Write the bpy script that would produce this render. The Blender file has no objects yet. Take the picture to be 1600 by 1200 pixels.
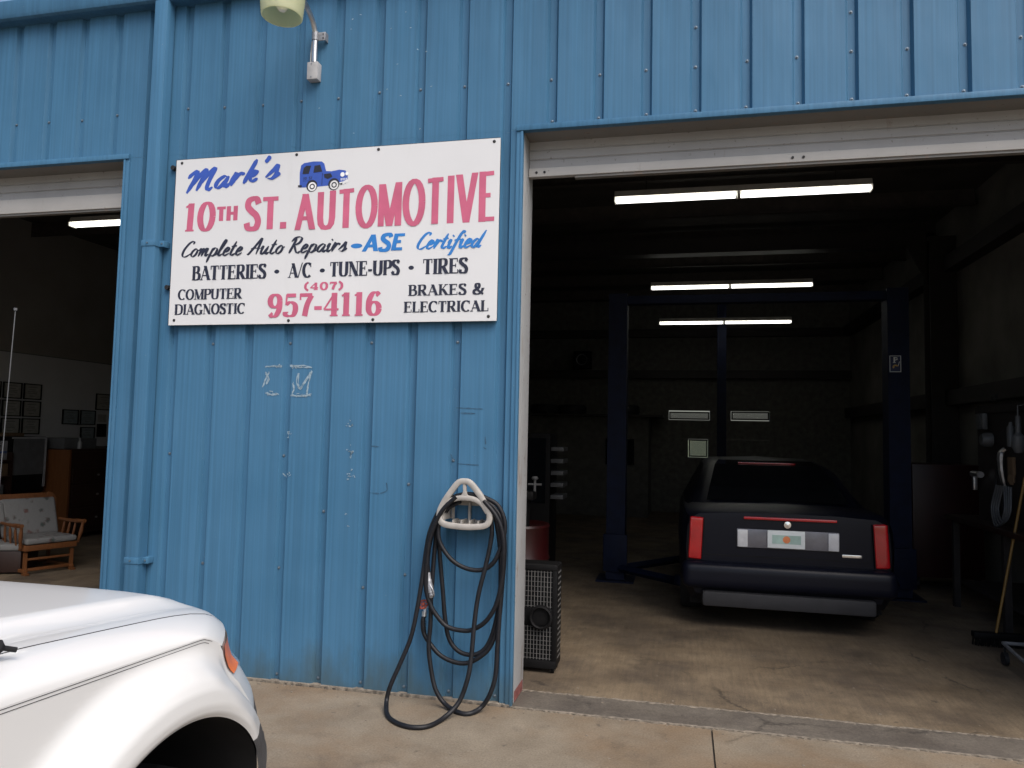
import bpy, bmesh, math, random
from mathutils import Vector, Matrix
random.seed(7)
R = math.radians
C = bpy.context.scene.collection
SC = bpy.context.scene
W, N = 'structure', None

# ------------------------------------------------------------------ camera
cam = bpy.data.objects.new('camera', bpy.data.cameras.new('camera'))
C.objects.link(cam)
cr, cu, cf = (0.97478, 0.2222, 0.02087), (-0.00541, -0.06994, 0.99754), (-0.22311, 0.97249, 0.06698)
cam.matrix_world = Matrix(((cr[0], cu[0], -cf[0], 3.6189), (cr[1], cu[1], -cf[1], -4.6994),
                           (cr[2], cu[2], -cf[2], 1.6983), (0, 0, 0, 1)))
cam.data.lens = 36 * 1170.85 / 1600
cam.data.sensor_width = 36
cam.data.clip_start = 0.05
cam.data.clip_end = 2000
SC.camera = cam
SC.render.resolution_x, SC.render.resolution_y = 1024, 768

# ------------------------------------------------------------------ light: bright overcast sky
SUN_EL, SUN_AZ = 53, 137            # azimuth clockwise from +y
wd = bpy.data.worlds.new('World'); SC.world = wd; wd.use_nodes = True
nt = wd.node_tree
sky = nt.nodes.new('ShaderNodeTexSky'); sky.sky_type = 'NISHITA'; sky.sun_disc = False
sky.sun_elevation = R(SUN_EL); sky.sun_rotation = R(SUN_AZ)
sky.air_density = 1.0; sky.dust_density = 4.0; sky.ozone_density = 1.0
bg = nt.nodes['Background']; bg.inputs['Strength'].default_value = 0.1
nt.links.new(sky.outputs[0], bg.inputs['Color'])
sl = bpy.data.lights.new('sun', 'SUN'); sl.energy = 1.5; sl.angle = R(50); sl.color = (1.0, 0.96, 0.91)
so = bpy.data.objects.new('sun', sl); C.objects.link(so)
sd = Vector((math.sin(R(SUN_AZ)) * math.cos(R(SUN_EL)), math.cos(R(SUN_AZ)) * math.cos(R(SUN_EL)), math.sin(R(SUN_EL))))
so.rotation_euler = sd.to_track_quat('Z', 'Y').to_euler()
so.location = (0, -10, 20)
vs = SC.view_settings; vs.view_transform = 'Standard'; vs.look = 'None'; vs.exposure = 1.02; vs.gamma = 1.0

# ------------------------------------------------------------------ materials
class NT:
    def __init__(s, name):
        s.m = bpy.data.materials.new(name); s.m.use_nodes = True
        s.t = s.m.node_tree; s.p = s.t.nodes['Principled BSDF']; s.tc = s.t.nodes.new('ShaderNodeTexCoord')
    def node(s, typ, **kw):
        n = s.t.nodes.new(typ)
        for k, v in kw.items():
            if k.startswith('_'): setattr(n, k[1:], v)
            else: n.inputs[k.replace('__', ' ')].default_value = v
        return n
    def link(s, a, b): s.t.links.new(a, b)
    def coord(s, scale=(1, 1, 1), loc=(0, 0, 0)):
        mp = s.node('ShaderNodeMapping'); mp.inputs['Scale'].default_value = scale; mp.inputs['Location'].default_value = loc
        s.link(s.tc.outputs['Object'], mp.inputs[0]); return mp.outputs[0]
    def noise(s, scale, detail=4, rough=.55, stretch=(1, 1, 1), loc=(0, 0, 0)):
        n = s.node('ShaderNodeTexNoise', Scale=scale, Detail=detail, Roughness=rough)
        s.link(s.coord(stretch, loc), n.inputs['Vector']); return n.outputs[0]
    def ramp(s, src, stops):
        r = s.node('ShaderNodeValToRGB'); e = r.color_ramp.elements
        while len(e) < len(stops): e.new(0.5)
        for el, (p, c) in zip(e, stops):
            el.position = p; el.color = (c, c, c, 1) if isinstance(c, (int, float)) else (*c, 1)
        s.link(src, r.inputs[0]); return r.outputs[0]
    def mix(s, fac, a, b, mode='MIX'):
        n = s.node('ShaderNodeMix', _data_type='RGBA', _blend_type=mode)
        for v, i in ((fac, n.inputs[0]), (a, n.inputs[6]), (b, n.inputs[7])):
            if isinstance(v, bpy.types.NodeSocket): s.link(v, i)
            elif isinstance(v, (int, float)): i.default_value = v if i.type == 'VALUE' else (v, v, v, 1)
            else: i.default_value = (*v, 1)
        return n.outputs[2]
    def math(s, op, a, b=0.0):
        n = s.node('ShaderNodeMath', _operation=op)
        for v, i in ((a, n.inputs[0]), (b, n.inputs[1])):
            if isinstance(v, bpy.types.NodeSocket): s.link(v, i)
            else: i.default_value = v
        return n.outputs[0]
    def xyz(s):
        n = s.node('ShaderNodeSeparateXYZ'); s.link(s.tc.outputs['Object'], n.inputs[0]); return n.outputs
    def bump(s, h, strength=.2, dist=.01):
        b = s.node('ShaderNodeBump', Strength=strength, Distance=dist); s.link(h, b.inputs['Height'])
        s.link(b.outputs[0], s.p.inputs['Normal'])
    def col(s, v):
        if isinstance(v, bpy.types.NodeSocket): s.link(v, s.p.inputs['Base Color'])
        else: s.p.inputs['Base Color'].default_value = (*v, 1)
    def set(s, **kw):
        for k, v in kw.items():
            i = s.p.inputs[k.replace('__', ' ')]
            if isinstance(v, bpy.types.NodeSocket): s.link(v, i)
            else: i.default_value = v
        return s

def mk(name, c, rough=.5, metal=0.0, var=.18, scale=9, bump=0.0, bscale=60, coat=0.0):
    n = NT(name)
    d = tuple(x * (1 - var) for x in c); l = tuple(min(1, x * (1 + var)) for x in c)
    n.col(n.ramp(n.noise(scale, 5), [(.3, d), (.7, l)]))
    n.set(Roughness=rough, Metallic=metal, Coat__Weight=coat)
    if bump: n.bump(n.noise(bscale, 3), bump, .004)
    return n.m

def blue_paint():
    n = NT('weathered_blue_paint')
    base = n.ramp(n.noise(1.3, 3), [(.3, (.043, .131, .230)), (.7, (.055, .152, .262))])
    streak = n.ramp(n.noise(1, 5, .6, (48, 48, .5)), [(.34, .87), (.66, 1.08)])
    c = n.mix(1.0, base, streak, 'MULTIPLY')
    chalk = n.ramp(n.noise(1, 6, .7, (60, 60, 2.2)), [(.52, 0.0), (.8, .20)])
    c = n.mix(chalk, c, (.085, .165, .24))
    z = n.xyz()[2]
    up = n.ramp(n.math('MULTIPLY', z, .2), [(.70, 0.0), (.95, .35)])
    eave_shade = n.ramp(n.noise(1, 5, .65, (5, 5, .5), (3, 0, 0)), [(.4, .0), (.68, 1.0)])
    c = n.mix(n.math('MULTIPLY', up, eave_shade), c, (.020, .058, .112))  # eave shade painted into the blue, streaky and stronger towards the wall top
    low = n.math('ADD', n.math('MULTIPLY', z, -2.2), n.math('MULTIPLY', n.noise(1, 5, .65, (7, 7, 2.6)), 1.5))
    dirt = n.ramp(low, [(.15, 0.0), (.75, .62)])
    c = n.mix(dirt, c, (.055, .075, .070))
    speck = n.ramp(n.noise(55, 2, .5), [(.73, 0.0), (.78, .5)])
    c = n.mix(speck, c, (.12, .19, .25))
    n.col(c); n.set(Roughness=n.ramp(n.noise(5, 4), [(.3, .42), (.7, .6)]))
    n.p.inputs['Specular IOR Level'].default_value = .22
    n.bump(n.noise(1, 3, .5, (4, 4, 1.3)), .16, .05)
    return n.m

def concrete(name, a, b, stain, stain_amt, dark, dscale=1.1, speck=.5, sweep=0.0):
    n = NT(name)
    c = n.ramp(n.noise(2.2, 8, .65), [(.3, a), (.7, b)])
    st = n.ramp(n.noise(dscale, 6, .6, loc=(4, 2, 0)), [(.44, 0.0), (.64, stain_amt)])
    c = n.mix(st, c, stain)
    dk = n.ramp(n.noise(2.7, 7, .7, loc=(1, 9, 0)), [(.55, 0.0), (.75, .6)])
    c = n.mix(dk, c, dark)
    fine = n.ramp(n.noise(90, 4, .7), [(.3, .60), (.68, 1.25)])
    c = n.mix(speck, c, n.mix(1.0, c, fine, 'MULTIPLY'))
    pit = n.ramp(n.noise(38, 3, .5, loc=(7, 1, 0)), [(.68, 0.0), (.74, .6)])
    c = n.mix(pit, c, tuple(x * .35 for x in a))
    drip = n.ramp(n.noise(11, 3, .45, loc=(3, 5, 0)), [(.70, 0.0), (.735, .55)])
    c = n.mix(drip, c, dark)
    vo = n.node('ShaderNodeTexVoronoi', Scale=.55, _feature='DISTANCE_TO_EDGE')
    wob = n.node('ShaderNodeMix', _data_type='VECTOR'); wob.inputs[0].default_value = .22
    ns = n.node('ShaderNodeTexNoise', Scale=3.0, Detail=6.0, Roughness=.7); n.link(n.coord(), ns.inputs['Vector'])
    n.link(n.coord(), wob.inputs[4]); n.link(ns.outputs[1], wob.inputs[5]); n.link(wob.outputs[1], vo.inputs['Vector'])
    crk = n.ramp(vo.outputs['Distance'], [(.0, .75), (.006, 0.0)])
    crk = n.math('MULTIPLY', crk, n.ramp(n.noise(1.7, 3, .5, loc=(8, 2, 0)), [(.5, 0.0), (.6, 1.0)]))
    c = n.mix(crk, c, tuple(x * .5 for x in dark))
    if sweep:
        sw = n.ramp(n.noise(1, 5, .7, (40, 3.0, 1)), [(.4, 0.0), (.7, sweep)])
        c = n.mix(sw, c, dark)
    n.col(c); n.set(Roughness=n.ramp(n.noise(4, 4), [(.3, .62), (.7, .9)]))
    n.bump(n.noise(70, 5, .7), .35, .006)
    return n.m

def worn_white(name, c=(.56, .55, .53), amt=.7, lo=.6):
    n = NT(name)
    b = n.ramp(n.noise(3, 5), [(.3, tuple(x * .86 for x in c)), (.7, c)])
    d = n.ramp(n.noise(1, 6, .7, (14, 14, 2.5)), [(lo, 0.0), (lo + .1, amt)])
    b = n.mix(d, b, (.20, .15, .12))
    r = n.ramp(n.noise(34, 4, .6), [(.66, 0.0), (.70, amt)])
    b = n.mix(r, b, (.10, .07, .055))
    n.col(b); n.set(Roughness=.55); n.bump(n.noise(40, 3), .2, .004)
    return n.m

def emit(name, c, s):
    n = NT(name); n.col(c)
    n.set(Emission__Strength=s); n.p.inputs['Emission Color'].default_value = (*c, 1)
    return n.m

def glass(name, c, rough=.05, alpha=.25):
    n = NT(name); n.col(c); n.set(Roughness=rough, Alpha=alpha); return n.m

def floral():
    n = NT('floral_cushion_fabric')
    v = n.node('ShaderNodeTexVoronoi', Scale=8.0); n.link(n.coord(), v.inputs['Vector'])
    f = n.ramp(n.math('ADD', v.outputs['Distance'], n.math('MULTIPLY', n.noise(30, 3), .5)), [(.44, 1.0), (.62, 0.0)])
    c = n.mix(f, (.15, .15, .148), n.ramp(n.noise(9, 2), [(.4, (.045, .06, .055)), (.6, (.11, .055, .05))]))
    n.col(c); n.set(Roughness=.9); n.bump(n.noise(14, 3), .4, .02); return n.m

def wood(name, a, b, rough=.45):
    n = NT(name)
    w = n.ramp(n.noise(3, 6, .6, (12, 12, 1.2)), [(.3, a), (.7, b)])
    n.col(w); n.set(Roughness=rough); return n.m

def car_paint(name, c, rough=.3, coat=.5):
    n = NT(name); n.col(n.ramp(n.noise(3, 5), [(.3, tuple(x * .985 for x in c)), (.7, c)]))
    n.set(Roughness=rough, Coat__Weight=coat, Coat__Roughness=.08); n.bump(n.noise(220, 2), .015, .001)
    return n.m

M = dict(
    blue=blue_paint(),
    apron=concrete('apron_concrete', (.135, .108, .077), (.22, .185, .138), (.155, .10, .055), .7, (.06, .048, .038), 1.1, .8),
    floor=concrete('garage_floor_concrete', (.125, .092, .058), (.205, .157, .102), (.04, .03, .024), .6, (.02, .016, .013), 1.3, .8, .35),
    sill=concrete('threshold_concrete', (.080, .068, .055), (.135, .117, .096), (.055, .045, .038), .6, (.034, .028, .024), 2.2, .9),
    earth=mk('far_ground', (.10, .12, .06), .95, var=.35, scale=.3),
    grout=mk('pale_grout', (.17, .145, .115), .95, var=.5, scale=30, bump=.5),
    joint=mk('dark_joint', (.035, .03, .025), .95),
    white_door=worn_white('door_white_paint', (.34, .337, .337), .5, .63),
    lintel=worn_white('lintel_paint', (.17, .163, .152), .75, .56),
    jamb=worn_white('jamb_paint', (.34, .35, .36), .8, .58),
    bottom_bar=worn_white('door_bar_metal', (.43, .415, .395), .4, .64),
    black=mk('black_plastic', (.0035, .0035, .004), .6, var=.3),
    rubber=mk('black_rubber', (.022, .022, .024), .55, var=.3, bump=.2, bscale=180),
    hose=mk('hose_rubber', (.0075, .008, .0105), .5, var=.35, scale=25),
    hole=mk('bolt_black', (.012, .011, .012), .6),
    steel=mk('galvanised_steel', (.55, .55, .56), .38, 1.0, var=.2, scale=20),
    dull=mk('dull_grey_metal', (.26, .27, .29), .5, .6, var=.25, scale=20),
    greybox=mk('grey_box_paint', (.36, .36, .37), .45),
    screw=mk('screw_metal', (.13, .17, .21), .4, .5),
    sign=NT('x').m, rack=mk('grey_rack_plastic', (.33, .31, .285), .5, var=.14, scale=14, bump=.1),
    red=mk('red_paint', (.022, .0015, .002), .4), valve=mk('valve_red', (.33, .06, .03), .6, var=.4, scale=60),
    carwhite=car_paint('white_car_paint', (.61, .61, .605)),
    textured=mk('textured_grey_plastic', (.055, .055, .058), .7, bump=.3, bscale=250),
    gap=mk('panel_gap', (.015, .015, .016), .8),
    navy=car_paint('navy_car_paint', (.004, .005, .011), .35, .0),
    darkglass=mk('dark_window_glass', (.006, .007, .009), .06),
    tail=mk('red_lens', (.40, .006, .01), .15, coat=.6), amber=mk('amber_lens', (.75, .17, .015), .3, coat=.15),
    lens=mk('clear_lens', (.55, .56, .58), .1, coat=.6), chrome=mk('chrome', (.75, .75, .76), .15, 1.0, var=.05),
    plate=mk('plate_white', (.70, .74, .74), .4, var=.05), plategreen=mk('plate_green', (.36, .50, .45), .5), orange=mk('orange_print', (.70, .22, .08), .5),
    shade=None, tube=emit('fluorescent_tube', (1.0, .99, .92), 1.6),
    fixture=mk('white_fixture', (.55, .54, .5), .5), lift=mk('lift_blue', (.0025, .0065, .026), .65, var=.3),
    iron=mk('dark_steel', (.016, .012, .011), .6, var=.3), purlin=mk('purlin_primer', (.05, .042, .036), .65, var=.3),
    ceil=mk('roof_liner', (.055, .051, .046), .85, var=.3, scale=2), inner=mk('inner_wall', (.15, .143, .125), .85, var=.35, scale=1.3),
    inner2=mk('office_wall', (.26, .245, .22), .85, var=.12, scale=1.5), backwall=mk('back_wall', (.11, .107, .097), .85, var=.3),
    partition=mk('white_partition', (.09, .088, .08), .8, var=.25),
    walnut=wood('dark_walnut', (.018, .007, .005), (.028, .012, .008)), pine=wood('orange_wood', (.12, .042, .012), (.17, .065, .02)),
    maple=wood('glider_wood', (.10, .036, .011), (.155, .058, .019)), floral=floral(),
    paper=mk('certificate_paper', (.30, .29, .265), .7, var=.12, scale=16), paperblue=mk('pale_blue_paper', (.21, .25, .265), .7, var=.12, scale=16),
    ink=mk('grey_ink', (.12, .12, .12), .8), greyfile=mk('grey_enamel', (.08, .083, .087), .5), whitegoods=mk('white_box', (.26, .26, .27), .5),
    card=mk('cardboard', (.12, .075, .04), .85), bluestripe=mk('blue_band', (.05, .09, .25), .5),
    yellow=mk('yellow_handle', (.22, .12, .02), .5), cloth=mk('pale_cloth', (.25, .245, .24), .85),
    redpaint=None, sky_glass=glass('dirty_window_glass', (.30, .31, .30), .3, .5),
    t_red=mk('faded_red_vinyl', (.46, .095, .17), .5, var=.12, scale=7), t_blue=mk('blue_vinyl', (.028, .075, .36), .5, var=.1),
    t_sky=mk('bright_blue_vinyl', (.018, .16, .46), .5, var=.1), t_navy=mk('navy_vinyl', (.012, .014, .032), .5),
    t_white=mk('white_vinyl', (.68, .68, .68), .4), t_tyre=mk('tyre_ink', (.012, .012, .02), .5),
    scuff=mk('adhesive_residue', (.22, .30, .36), .8, var=.3, scale=60), mark=mk('dark_scuff', (.022, .072, .13), .7, var=.4, scale=40),
)
for k, v in (('black', .18), ('hose', .3), ('gap', .15), ('rubber', .25), ('lift', .25)): M[k].node_tree.nodes['Principled BSDF'].inputs['Specular IOR Level'].default_value = v
def sign_white():
    n = NT('sign_white_enamel')
    c = n.ramp(n.noise(1.2, 4), [(.3, (.575, .575, .58)), (.7, (.615, .615, .62))])
    s = n.ramp(n.noise(1, 5, .6, (9, 1, 1.6)), [(.6, 0.0), (.85, .25)])
    n.col(n.mix(s, c, (.40, .38, .35))); n.set(Roughness=.35); return n.m
M['sign'] = sign_white()
def shade_mat():
    n = NT('yellowed_translucent_plastic')
    n.col(n.ramp(n.noise(6, 4), [(.3, (.62, .63, .44)), (.7, (.74, .74, .56))]))
    n.set(Roughness=.25, Transmission__Weight=.0, Subsurface__Weight=0.0)
    tr = n.node('ShaderNodeBsdfTranslucent'); tr.inputs[0].default_value = (.90, .92, .72, 1)
    mx = n.node('ShaderNodeMixShader'); mx.inputs[0].default_value = .62
    n.link(n.p.outputs[0], mx.inputs[1]); n.link(tr.outputs[0], mx.inputs[2])
    n.link(mx.outputs[0], n.t.nodes['Material Output'].inputs[0]); return n.m
M['shade'] = shade_mat()

# ------------------------------------------------------------------ mesh builder
def rloc(o):
    v = Vector((0, 0, 0))
    while o is not None: v += o.location; o = o.parent
    return v
class MB:
    def __init__(s): s.bm = bmesh.new()
    def box(s, x0, x1, y0, y1, z0, z1, bev=0.0, seg=2, mat=None):
        r = bmesh.ops.create_cube(s.bm, size=1.0); vs_ = r['verts']
        for v in vs_: v.co = Vector(((x0 + x1) / 2 + v.co.x * (x1 - x0), (y0 + y1) / 2 + v.co.y * (y1 - y0), (z0 + z1) / 2 + v.co.z * (z1 - z0)))
        if mat is not None:
            for v in vs_: v.co = mat @ v.co
        if bev:
            ed = list({e for v in vs_ for e in v.link_edges})
            bmesh.ops.bevel(s.bm, geom=ed, offset=bev, segments=seg, affect='EDGES', profile=.6)
        return s
    def tube(s, pts, r, seg=10, closed=False, caps=True, smooth=0):
        P = [Vector(p) for p in pts]
        if smooth: P = spline(P, smooth, closed)
        rr = r if isinstance(r, (list, tuple)) else None
        n = len(P); rings = []; up = None
        for i, p in enumerate(P):
            if closed: t = P[(i + 1) % n] - P[i - 1]
            else: t = P[min(i + 1, n - 1)] - P[max(i - 1, 0)]
            if t.length < 1e-9: t = Vector((0, 0, 1))
            t.normalize()
            if up is None:
                up = Vector((0, 0, 1)) if abs(t.z) < .9 else Vector((1, 0, 0))
            a = t.cross(up)
            if a.length < 1e-4: a = t.orthogonal()
            a.normalize(); b = a.cross(t).normalized(); up = b
            q = rr[min(int(i * len(rr) / n), len(rr) - 1)] if rr else r
            rings.append([s.bm.verts.new(p + (a * math.cos(2 * math.pi * k / seg) + b * math.sin(2 * math.pi * k / seg)) * q) for k in range(seg)])
        m = n if closed else n - 1
        for i in range(m):
            A, B_ = rings[i], rings[(i + 1) % n]
            for k in range(seg):
                s.bm.faces.new((A[k], A[(k + 1) % seg], B_[(k + 1) % seg], B_[k]))
        if caps and not closed:
            s.bm.faces.new(rings[0][::-1]); s.bm.faces.new(rings[-1])
        return s
    def cyl(s, p0, p1, r0, r1=None, seg=16):
        r1 = r0 if r1 is None else r1
        P0, P1 = Vector(p0), Vector(p1); t = (P1 - P0).normalized(); a = t.orthogonal().normalized(); b = t.cross(a)
        A = [s.bm.verts.new(P0 + (a * math.cos(2 * math.pi * k / seg) + b * math.sin(2 * math.pi * k / seg)) * r0) for k in range(seg)]
        B_ = [s.bm.verts.new(P1 + (a * math.cos(2 * math.pi * k / seg) + b * math.sin(2 * math.pi * k / seg)) * r1) for k in range(seg)]
        for k in range(seg): s.bm.faces.new((A[k], A[(k + 1) % seg], B_[(k + 1) % seg], B_[k]))
        s.bm.faces.new(A[::-1]); s.bm.faces.new(B_); return s
    def lathe(s, o, axis, prof, seg=32, closed=False):
        o = Vector(o); t = Vector(axis).normalized(); a = t.orthogonal().normalized(); b = t.cross(a); rings = []
        for r, h in prof:
            rings.append([s.bm.verts.new(o + t * h + (a * math.cos(2 * math.pi * k / seg) + b * math.sin(2 * math.pi * k / seg)) * max(r, 1e-4)) for k in range(seg)])
        for A, B_ in zip(rings, rings[1:]):
            for k in range(seg): s.bm.faces.new((A[k], A[(k + 1) % seg], B_[(k + 1) % seg], B_[k]))
        return s
    def grid(s, f, nu, nv, flip=False):
        V = [[s.bm.verts.new(f(i / nu, j / nv)) for j in range(nv + 1)] for i in range(nu + 1)]
        for i in range(nu):
            for j in range(nv):
                q = (V[i][j], V[i + 1][j], V[i + 1][j + 1], V[i][j + 1])
                s.bm.faces.new(q[::-1] if flip else q)
        return s
    def quad(s, *p):
        s.bm.faces.new([s.bm.verts.new(Vector(q)) for q in p]); return s
    def prism(s, pts, ax, a0, a1):
        """closed 2-D outline extruded along axis ax ('x','y','z')"""
        def at(p, h): return Vector({'x': (h, p[0], p[1]), 'y': (p[0], h, p[1]), 'z': (p[0], p[1], h)}[ax])
        A = [s.bm.verts.new(at(p, a0)) for p in pts]; B_ = [s.bm.verts.new(at(p, a1)) for p in pts]; n = len(pts)
        for k in range(n): s.bm.faces.new((A[k], A[(k + 1) % n], B_[(k + 1) % n], B_[k]))
        s.bm.faces.new(A[::-1]); s.bm.faces.new(B_); return s
    def loft(s, secs, cap=True):
        V = [[s.bm.verts.new(Vector(p)) for p in sec] for sec in secs]
        for A, B_ in zip(V, V[1:]):
            for k in range(len(A) - 1): s.bm.faces.new((A[k], A[k + 1], B_[k + 1], B_[k]))
        if cap: s.bm.faces.new(V[0][::-1]); s.bm.faces.new(V[-1])
        return s
    def build(s, name, mat, parent=None, ang=35, label=None, local=False):
        me = bpy.data.meshes.new(name)
        bmesh.ops.recalc_face_normals(s.bm, faces=s.bm.faces[:]) if not getattr(s, 'keep', False) else None
        s.bm.to_mesh(me); s.bm.free()
        if parent is not None and not local:
            o0 = rloc(parent); me.transform(Matrix.Translation(-o0))
        me.materials.append(M[mat] if isinstance(mat, str) else mat)
        if ang:
            me.shade_smooth(); me.set_sharp_from_angle(angle=R(ang))
        o = bpy.data.objects.new(name, me); C.objects.link(o)
        if parent is not None: o.parent = parent
        if label: o['label'] = label
        return o
def spline(P, n, closed=False):
    P = [Vector(p) for p in P]; out = []; L = len(P)
    rng = L if closed else L - 1
    for i in range(rng):
        p0 = P[(i - 1) % L] if closed or i > 0 else P[0] * 2 - P[1]
        p1, p2 = P[i], P[(i + 1) % L]
        p3 = P[(i + 2) % L] if closed or i + 2 < L else p2 * 2 - p1
        for k in range(n):
            t = k / n
            out.append(.5 * ((2 * p1) + (p2 - p0) * t + (2 * p0 - 5 * p1 + 4 * p2 - p3) * t * t + (3 * p1 - p0 - 3 * p2 + p3) * t ** 3))
    if not closed: out.append(P[-1])
    return out
def tag(o, label=None, cat=None, group=None, kind=None):
    if label: o['label'] = label
    if cat: o['category'] = cat
    if group: o['group'] = group
    if kind: o['kind'] = kind
    return o
def thing(name, label, cat, loc=(0, 0, 0), rz=0.0, group=None):
    o = bpy.data.objects.new(name, None); C.objects.link(o); o.location = loc; o.rotation_euler = (0, 0, rz); o.empty_display_size = .1
    return tag(o, label, cat, group)
def dup(root, loc, rz=None, label=None):
    r = root.copy(); C.objects.link(r); r.location = loc
    if rz is not None: r.rotation_euler = (0, 0, rz)
    if label: r['label'] = label
    for ch in list(root.children):
        c = ch.copy(); C.objects.link(c); c.parent = r
        for g in list(ch.children):
            d = g.copy(); C.objects.link(d); d.parent = c
    return r
def lerp_t(tab, x):
    if x <= tab[0][0]: return tab[0][1]
    for (a, u), (b, v) in zip(tab, tab[1:]):
        if x <= b: return u + (v - u) * (x - a) / (b - a)
    return tab[-1][1]

# ================================================================== setting
b = MB(); b.quad((-600, -600, -.06), (600, -600, -.06), (600, 600, -.06), (-600, 600, -.06))
tag(b.build('ground', 'earth', ang=0), 'grassy ground beyond the concrete', 'ground', kind=W)
b = MB(); jx = 3.79
for x0, x1 in ((-25, -2.3), (-2.292, jx - .005), (jx + .005, 9.9), (9.91, 30)):
    for y0, y1 in ((-4.2, -.03), (-12, -4.21), (-40, -12.01)):
        b.box(x0, x1, y0, y1, -.05, 0.0)
tag(b.build('apron', 'apron', ang=0), 'stained tan concrete apron in front of the workshop', 'apron', kind=W)
b = MB(); b.box(-25, 30, -40, -.03, -.055, -.012)
tag(b.build('apron_joint', 'joint', ang=0), 'dark joint between the apron slabs', 'apron joint', kind=W)
b = MB(); b.box(-12, 16, .30, 13.2, -.05, 0.0)
tag(b.build('floor', 'floor', ang=0), 'brown oil stained concrete workshop floor', 'floor', kind=W)
# worn sill strip with a ragged edge, under the doors
b = MB()
def ragged(x0, x1, y0, y1, z0, z1, n, amp, seed):
    rnd = random.Random(seed); f = []; k = []
    for i in range(n + 1):
        x = x0 + (x1 - x0) * i / n
        f.append((x, y0 + rnd.uniform(-amp, amp))); k.append((x, y1 + rnd.uniform(-amp, amp)))
    b.prism(f + k[::-1], 'z', z0, z1)
ragged(-12, 16, -.018, .288, -.05, .006, 900, .006, 3)
tag(b.build('threshold', 'sill', ang=0), 'grey worn concrete strip under the doors', 'threshold', kind=W)
b = MB()
ragged(2.58, 6.24, .285, .302, -.04, .009, 180, .008, 5)
ragged(2.58, 6.24, -.034, -.014, -.04, .0075, 200, .006, 6)
ragged(-.46, 2.58, -.022, .02, -.04, .014, 150, .006, 8)
tag(b.build('grout_line', 'grout', ang=0), 'crumbling pale grout along the sill edges', 'grout', kind=W)

# ================================================================== building
bd = thing('garage_building', 'blue ribbed metal workshop building with two open roll-up door bays', 'building')
PITCH, X0 = .3048, -1.4986
ZH, ZT = 3.70, 4.86
def rib_panel(x0, x1, z0, z1):
    """vertical sheet with a recessed channel each foot"""
    xs = [(x0, 0.0)]
    k = math.floor((x0 - X0) / PITCH) - 1
    while X0 + k * PITCH < x1 + .1:
        c = X0 + k * PITCH
        for dx, y in ((-.036, 0), (-.022, .030), (.022, .030), (.036, 0)):
            if x0 + .004 < c + dx < x1 - .004: xs.append((c + dx, y))
        k += 1
    xs.append((x1, 0.0)); xs.sort()
    m = MB(); nz = max(1, int((z1 - z0) / .25))
    for j in range(nz):
        za, zb = z0 + (z1 - z0) * j / nz, z0 + (z1 - z0) * (j + 1) / nz
        for (xa, ya), (xb, yb) in zip(xs, xs[1:]):
            m.quad((xa, ya, za), (xb, yb, za), (xb, yb, zb), (xa, ya, zb))
    bmesh.ops.remove_doubles(m.bm, verts=m.bm.verts[:], dist=1e-5)
    m.box(x0, x1, .045, .07, z0, z1)      # inner backing so no light leaks through
    return m
DL, DR = (-4.12, -.46), (2.58, 6.24)
rib_panel(DL[1], DR[0], .004, ZH).build('wall_panel', 'blue', bd, ang=20)
rib_panel(-12, DL[0], .004, ZH).build('wall_panel', 'blue', bd, ang=20)
rib_panel(DR[1], 16, .004, ZH).build('wall_panel', 'blue', bd, ang=20)
rib_panel(-12, 16, ZH + .001, ZT).build('wall_panel', 'blue', bd, ang=20)
for d0, d1 in (DL, DR):
    b = MB(); b.box(d0 - .040, d1 + .040, -.024, .028, ZH - .012, ZH + .026, .003)
    b.build('header_trim', 'blue', bd)
    for s, x in ((-1, d0), (1, d1)):
        b = MB()
        b.box(min(x + .004 * -s, x + .040 * s), max(x + .004 * -s, x + .040 * s), -.014, .028, 0.0, ZH - .0125, .003)
        b.box(min(x - .005 * s, x + .012 * s), max(x - .005 * s, x + .012 * s), -.020, -.0145, 0.0, ZH - .0125, .002)
        b.build('jamb_trim', 'blue', bd)
        b = MB()
        if s < 0: b.box(x - .12, x + .0035, .031, .33, .006, ZH + .2, .003)
        else: b.box(x - .0035, x + .12, .031, .33, .006, ZH + .2, .003)
        b.build('door_jamb', 'jamb', bd)
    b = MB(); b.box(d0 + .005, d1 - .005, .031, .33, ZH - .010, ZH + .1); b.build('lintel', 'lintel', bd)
    # roll-up curtain, almost fully open
    b = MB(); prof = []
    z = 3.50
    while z < 3.74:
        prof += [(.205, z), (.197, z + .006), (.197, z + .058), (.205, z + .064)]; z += .066
    m = MB(); P = [(y, z) for y, z in prof]
    for (ya, za), (yb, zb) in zip(P, P[1:]):
        m.quad((d0 + .006, ya, za), (d1 - .006, ya, za), (d1 - .006, yb, zb), (d0 + .006, yb, zb))
    m.box(d0 + .006, d1 - .006, .212, .235, 3.48, 3.68)
    dr = m.build('roll_up_door', 'white_door', bd, ang=20)
    zb = 3.443 if d0 > 0 else 3.388
    b = MB(); b.box(d0 + .006, d1 - .006, .178, .204, zb, 3.502, .004)
    b.box(d0 + .006, d1 - .006, .204, .24, zb + .005, zb + .03)
    b.build('bottom_bar', 'bottom_bar', dr)
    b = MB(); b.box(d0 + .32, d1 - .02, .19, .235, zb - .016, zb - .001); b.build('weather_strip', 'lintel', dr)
    if d0 > 0:
        for x in (d0 + .06, d0 + .115, d0 + 1.70, d0 + 1.765):
            b = MB(); b.cyl((x, .172, zb + .028), (x, .18, zb + .028), .0085, seg=10); b.build('bar_bolt', 'hole', dr)
# red primer scab at the foot of the jamb
b = MB(); b.box(2.5845, 2.587, .05, .30, .01, .075); b.build('primer_patch', mk('old_red_primer', (.16, .05, .045), .8, var=.5, scale=40), bd)
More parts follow.
